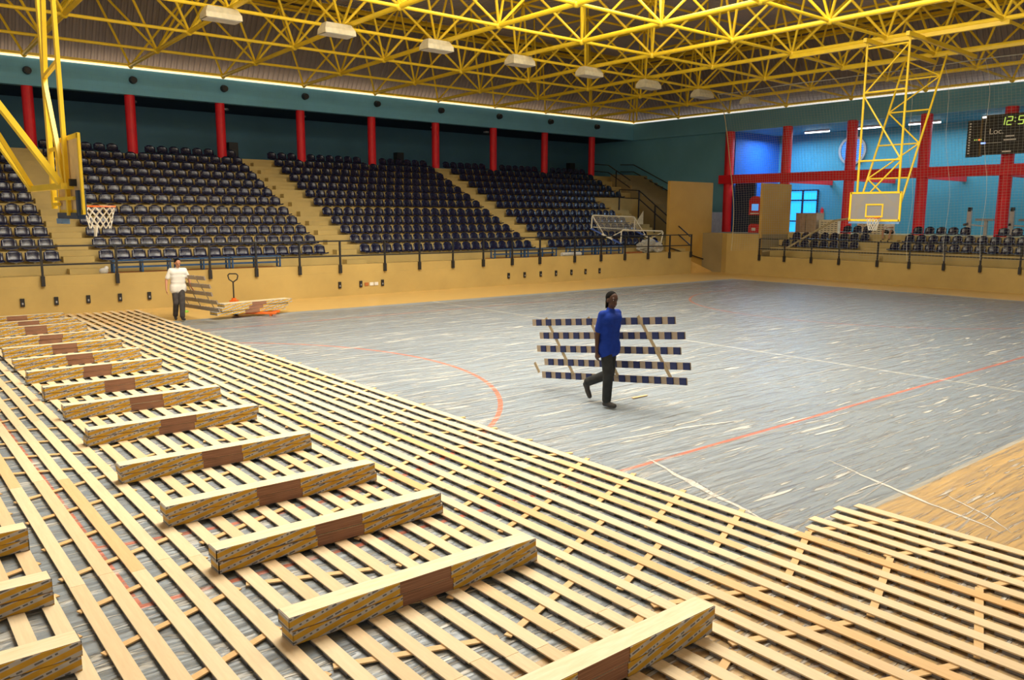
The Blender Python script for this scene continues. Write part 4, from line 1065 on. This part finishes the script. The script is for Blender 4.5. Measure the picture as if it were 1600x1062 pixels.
carried(0, 1.22, 1.30, -1.3, 1.45, (7.15, 23.75, 0), math.radians(-86), .42, 'slatted deck panel, bare wood side showing, carried by the man in white', None, math.radians(18), 'pad_edge', True)

# ------------------------------------------------------------------ people
def solid(name, parts, mat, parent=None, voxel=.010, smooth=6):
    m = MB()
    for p in parts:
        if p[0] == 'c':
            _, a, b, r1, r2 = p; m.tube(a, b, r1, 16, r2); m.ball(a, r1, 16, 10); m.ball(b, r2, 16, 10)
        elif p[0] == 'b': m.ball(p[1], p[2], 18, 12, p[3] if len(p) > 3 else (1, 1, 1))
        elif p[0] == 'o': m.obox(p[1], *p[2])
    o = m.build(name, mat)
    md = o.modifiers.new('r', 'REMESH'); md.mode = 'VOXEL'; md.voxel_size = voxel
    ms = o.modifiers.new('s', 'SMOOTH'); ms.iterations = smooth; ms.factor = .5
    dg = bpy.context.evaluated_depsgraph_get(); me = bpy.data.meshes.new_from_object(o.evaluated_get(dg))
    bpy.data.objects.remove(o); me.name = name
    me.polygons.foreach_set('use_smooth', [True]*len(me.polygons))
    me.materials.clear(); me.materials.append(mat)
    return link(name, me, parent)
def V(*a): return Vector(a)
def hand_parts(wr, d, n, side, curl=.5):
    # wr wrist, d along the hand, n palm normal, side = direction of the thumb edge
    d, n, side = d.normalized(), n.normalized(), side.normalized(); P = []
    for k in range(4):
        base = wr+d*.085+side*(.030-.020*k); P.append(('c', wr+side*(.014-.010*k), base, .015, .0115))
        L1 = (.042, .046, .043, .034)[k]; L2 = L1*.85
        e1 = base+d*L1*math.cos(curl*.6)+n*L1*math.sin(curl*.6); e2 = e1+d*L2*math.cos(curl*1.6)+n*L2*math.sin(curl*1.6)
        P.append(('c', base, e1, .0092, .0088)); P.append(('c', e1, e2, .0088, .0075))
    tb = wr+d*.03+side*.025; t1 = tb+(side*.7+d*.7).normalized()*.04+n*.008; t2 = t1+d*.032+n*.012
    P += [('c', tb, t1, .0125, .0105), ('c', t1, t2, .0105, .0085)]
    return P
def person(loc, yaw, H, J, mats, label, lean=0.0, head_yaw=0.0, long_hair=False, sit=False):
    k = H/1.75
    t = tag(empty('person', loc, yaw), label, 'person')
    s = lambda v: Vector(v)*k
    hip, chest, neck, head = s(J['hip']), s(J['chest']), s(J['neck']), s(J['head'])
    Y = V(0, 1, 0)
    P = []
    # torso
    up = (chest-hip)
    for f, w_, r in ((0, .085, .098), (.25, .075, .092), (.5, .075, .095), (.75, .095, .100), (1, .115, .100)):
        c = hip+up*f; P.append(('c', c-Y*w_*k, c+Y*w_*k, r*k, r*k))
    for f in (.12, .37, .62, .87): c = hip+up*f; P.append(('c', c-Y*.078*k, c+Y*.078*k, .093*k, .093*k))
    sh = {'L': s(J['shL']), 'R': s(J['shR'])}
    P.append(('c', sh['L'], sh['R'], .055*k, .055*k)); P.append(('c', chest+V(0, 0, .06)*k, neck, .075*k, .05*k))
    P.append(('c', neck-V(0, 0, .02)*k, head-V(0, 0, .05)*k, .050*k, .050*k))
    for S_ in 'LR':
        el, wr = s(J['el'+S_]), s(J['wr'+S_])
        P.append(('c', sh[S_], el, .050*k, .038*k)); P.append(('c', el, wr, .038*k, .024*k))
        hd = J['hd'+S_]; P += hand_parts(wr, Vector(hd[0]), Vector(hd[1]), Vector(hd[2]), hd[3])
        h_ = s(J['hp'+S_]); kn, an = s(J['kn'+S_]), s(J['an'+S_])
        P.append(('c', h_, kn, .075*k, .050*k)); P.append(('c', kn, an, .048*k, .034*k)); P.append(('b', an-(kn-an).normalized()*-.0, .035*k))
    # head with face
    Rh = Matrix.Rotation(head_yaw, 3, 'Z') @ Matrix.Rotation(J.get('nod', 0), 3, 'Y'); hf = lambda x, y, z: head+(Rh @ (V(x, y, z)*k))
    P += [('b', hf(-.008, 0, .025), .088*k, (1.08, .86, 1.05)), ('b', hf(.018, 0, -.045), .066*k, (1.05, .86, 1.0)), ('b', hf(.05, 0, -.085), .03*k, (1, 1.1, .9)),
          ('c', hf(.080, 0, .012), hf(.100, 0, -.028), .010*k, .017*k), ('c', hf(.074, -.035, .033), hf(.074, .035, .033), .014*k, .014*k),
          ('c', hf(.078, -.018, -.060), hf(.078, .018, -.060), .012*k, .012*k),
          ('b', hf(-.002, .080, -.01), .022*k, (1, .45, 1.4)), ('b', hf(-.002, -.080, -.01), .022*k, (1, .45, 1.4))]
    body = solid('body', P, mats['skin'], t, .009 if not sit else .012, 4)
    for y in (-.031, .031): MB().ball(hf(.077, y, .012), .008*k, 10, 8).build('eye', MAT['eye'], t, True); MB().ball(hf(.083, y, .012), .0055*k, 8, 6).build('pupil', MAT['black'], t, True)
    MB().ball(hf(.089, 0, -.060), .022*k, 10, 6, (.25, 1, .28)).build('lips', MAT['lip'], t, True)
    hp_ = [('b', hf(-.024, 0, .036), .091*k, (1.04, .89, 1.03)), ('b', hf(-.036, 0, .0), .080*k, (.9, .98, 1.05))]
    if long_hair:
        hp_ += [('c', hf(-.07, 0, -.02), hf(-.085, .0, -.14), .045*k, .02*k), ('c', hf(-.06, -.05, -.03), hf(-.06, -.055, -.13), .022*k, .012*k)]
    hair = solid('hair', hp_, MAT['hair'], t, .010, 2)
    # shirt
    Sx = []
    for f, w_, r in ((-.20, .100, .124), (-.10, .102, .124), (0, .100, .122), (.25, .086, .106), (.5, .086, .108), (.75, .104, .113), (1, .122, .112)):
        c = hip+up*f; Sx.append(('c', c-Y*w_*k, c+Y*w_*k, r*k, r*k))
    for f in (-.07, .12, .37, .62, .87): c = hip+up*f; Sx.append(('c', c-Y*.090*k, c+Y*.090*k, (.122 if f < .1 else .110)*k, (.122 if f < .1 else .110)*k))
    Sx += [('c', sh['L'], sh['R'], .068*k, .068*k), ('c', chest+V(0, 0, .04)*k, neck-V(0, 0, .01)*k, .085*k, .064*k)]
    for S_ in 'LR':
        el = s(J['el'+S_]); m_ = sh[S_].lerp(el, .72); Sx.append(('c', sh[S_], m_, .066*k, .062*k))
    solid('shirt', Sx, mats['shirt'], t, .012, 5)
    # trousers
    Tx = [('c', hip-V(0, .072, .03)*k, hip+V(0, .072, -.03)*k, .104*k, .104*k), ('c', hip-V(0, .07, -.04)*k, hip+V(0, .07, .04)*k, .100*k, .100*k)]
    for S_ in 'LR':
        h_, kn, an = s(J['hp'+S_]), s(J['kn'+S_]), s(J['an'+S_])
        Tx += [('c', h_, h_.lerp(kn, .6), .098*k, .088*k)] if sit else [('c', h_, kn, .090*k, .082*k), ('c', kn, kn.lerp(an, .95), .080*k, .070*k)]
    solid('trousers', Tx, mats['trousers'], t, .012, 5)
    for S_ in 'LR':
        an, to = s(J['an'+S_]), s(J['to'+S_]); hl = s(J['he'+S_])
        solid('shoe', [('c', hl, to, .038*k, .036*k), ('c', hl.lerp(to, .5), to, .043*k, .038*k), ('c', an, hl, .045*k, .040*k), ('c', an, hl.lerp(to, .55), .042*k, .036*k)], mats['shoe'], t, .010, 3)
    return t
JB = dict(hip=(0, 0, .94), chest=(.015, 0, 1.33), neck=(.02, 0, 1.47), head=(.045, 0, 1.615), shL=(.02, .17, 1.40), shR=(.0, -.17, 1.40),
          elL=(-.12, .235, 1.13), wrL=(-.09, .265, .92), hdL=((.0, .35, -.9), (0, 1, .2), (1, 0, .2), 1.0),
          elR=(-.055, -.215, 1.10), wrR=(-.045, -.235, .85), hdR=((.05, 0, -1), (.3, 1, 0), (1, -.2, 0), .6),
          hpL=(-.01, .085, .90), knL=(-.04, .09, .475), anL=(-.45, .08, .285), heL=(-.485, .08, .25), toL=(-.40, .085, .07),
          hpR=(.01, -.085, .90), knR=(.07, -.09, .50), anR=(.05, -.09, .10), heR=(.02, -.09, .047), toR=(.20, -.10, .045), nod=.12)
person((9.26, 8.85, .012), math.radians(-82), 1.86, JB, dict(skin=MAT['skinA'], shirt=MAT['shirt_blue'], trousers=MAT['trouser_dark'], shoe=MAT['shoe']),
       'person in a royal blue polo and dark trousers striding with a deck panel', head_yaw=math.radians(-18), long_hair=True)
JW = dict(hip=(0, 0, .94), chest=(.04, 0, 1.33), neck=(.06, 0, 1.46), head=(.11, 0, 1.59), shL=(.04, .18, 1.39), shR=(.04, -.18, 1.39),
          elL=(.0, .29, 1.14), wrL=(.05, .33, .92), hdL=((.3, .35, -.9), (0, 1, .2), (1, 0, .2), 1.0),
          elR=(.02, -.30, 1.12), wrR=(.12, -.33, .88), hdR=((.25, .0, -1), (.2, 1, 0), (1, -.2, 0), .6),
          hpL=(.01, .085, .90), knL=(.14, .055, .50), anL=(.20, .03, .12), heL=(.18, .03, .06), toL=(.36, .04, .065),
          hpR=(-.01, -.085, .90), knR=(.02, -.08, .48), anR=(-.20, -.07, .12), heR=(-.22, -.07, .075), toR=(-.06, -.09, .045), nod=.35)
person((7.18, 23.72, .012), math.radians(-95), 1.80, JW, dict(skin=MAT['skinB'], shirt=MAT['shirt_white'], trousers=MAT['trouser_grey'], shoe=MAT['shoe']),
       'person in a white t-shirt and grey trousers walking with a deck panel by the wall', head_yaw=math.radians(12))
JS = dict(hip=(0, 0, .10), chest=(.10, 0, .48), neck=(.14, 0, .60), head=(.18, 0, .74), shL=(.10, .17, .54), shR=(.10, -.17, .54),
          elL=(.30, .22, .34), wrL=(.50, .12, .34), hdL=((1, -.3, -.1), (0, 0, -1), (0, -1, 0), .5),
          elR=(.30, -.22, .34), wrR=(.50, -.12, .34), hdR=((1, .3, -.1), (0, 0, -1), (0, 1, 0), .5),
          hpL=(.02, .09, .10), knL=(.42, .20, .18), anL=(.46, .15, -.24), heL=(.43, .15, -.30), toL=(.60, .17, -.32),
          hpR=(.02, -.09, .10), knR=(.42, -.20, .18), anR=(.46, -.15, -.24), heR=(.43, -.15, -.30), toR=(.60, -.17, -.32), nod=.3)
MAT['shorts'] = plain('dark_shorts', (.02,.02,.025), .85)
person((39.35, 18.95, 2.20), math.radians(180), 1.7, JS, dict(skin=MAT['skinB'], shirt=MAT['shirt_white'], trousers=MAT['trouser_dark'], shoe=MAT['shoe']),
       'person in a white top crouched on the end stand steps behind the far hoop', sit=True)
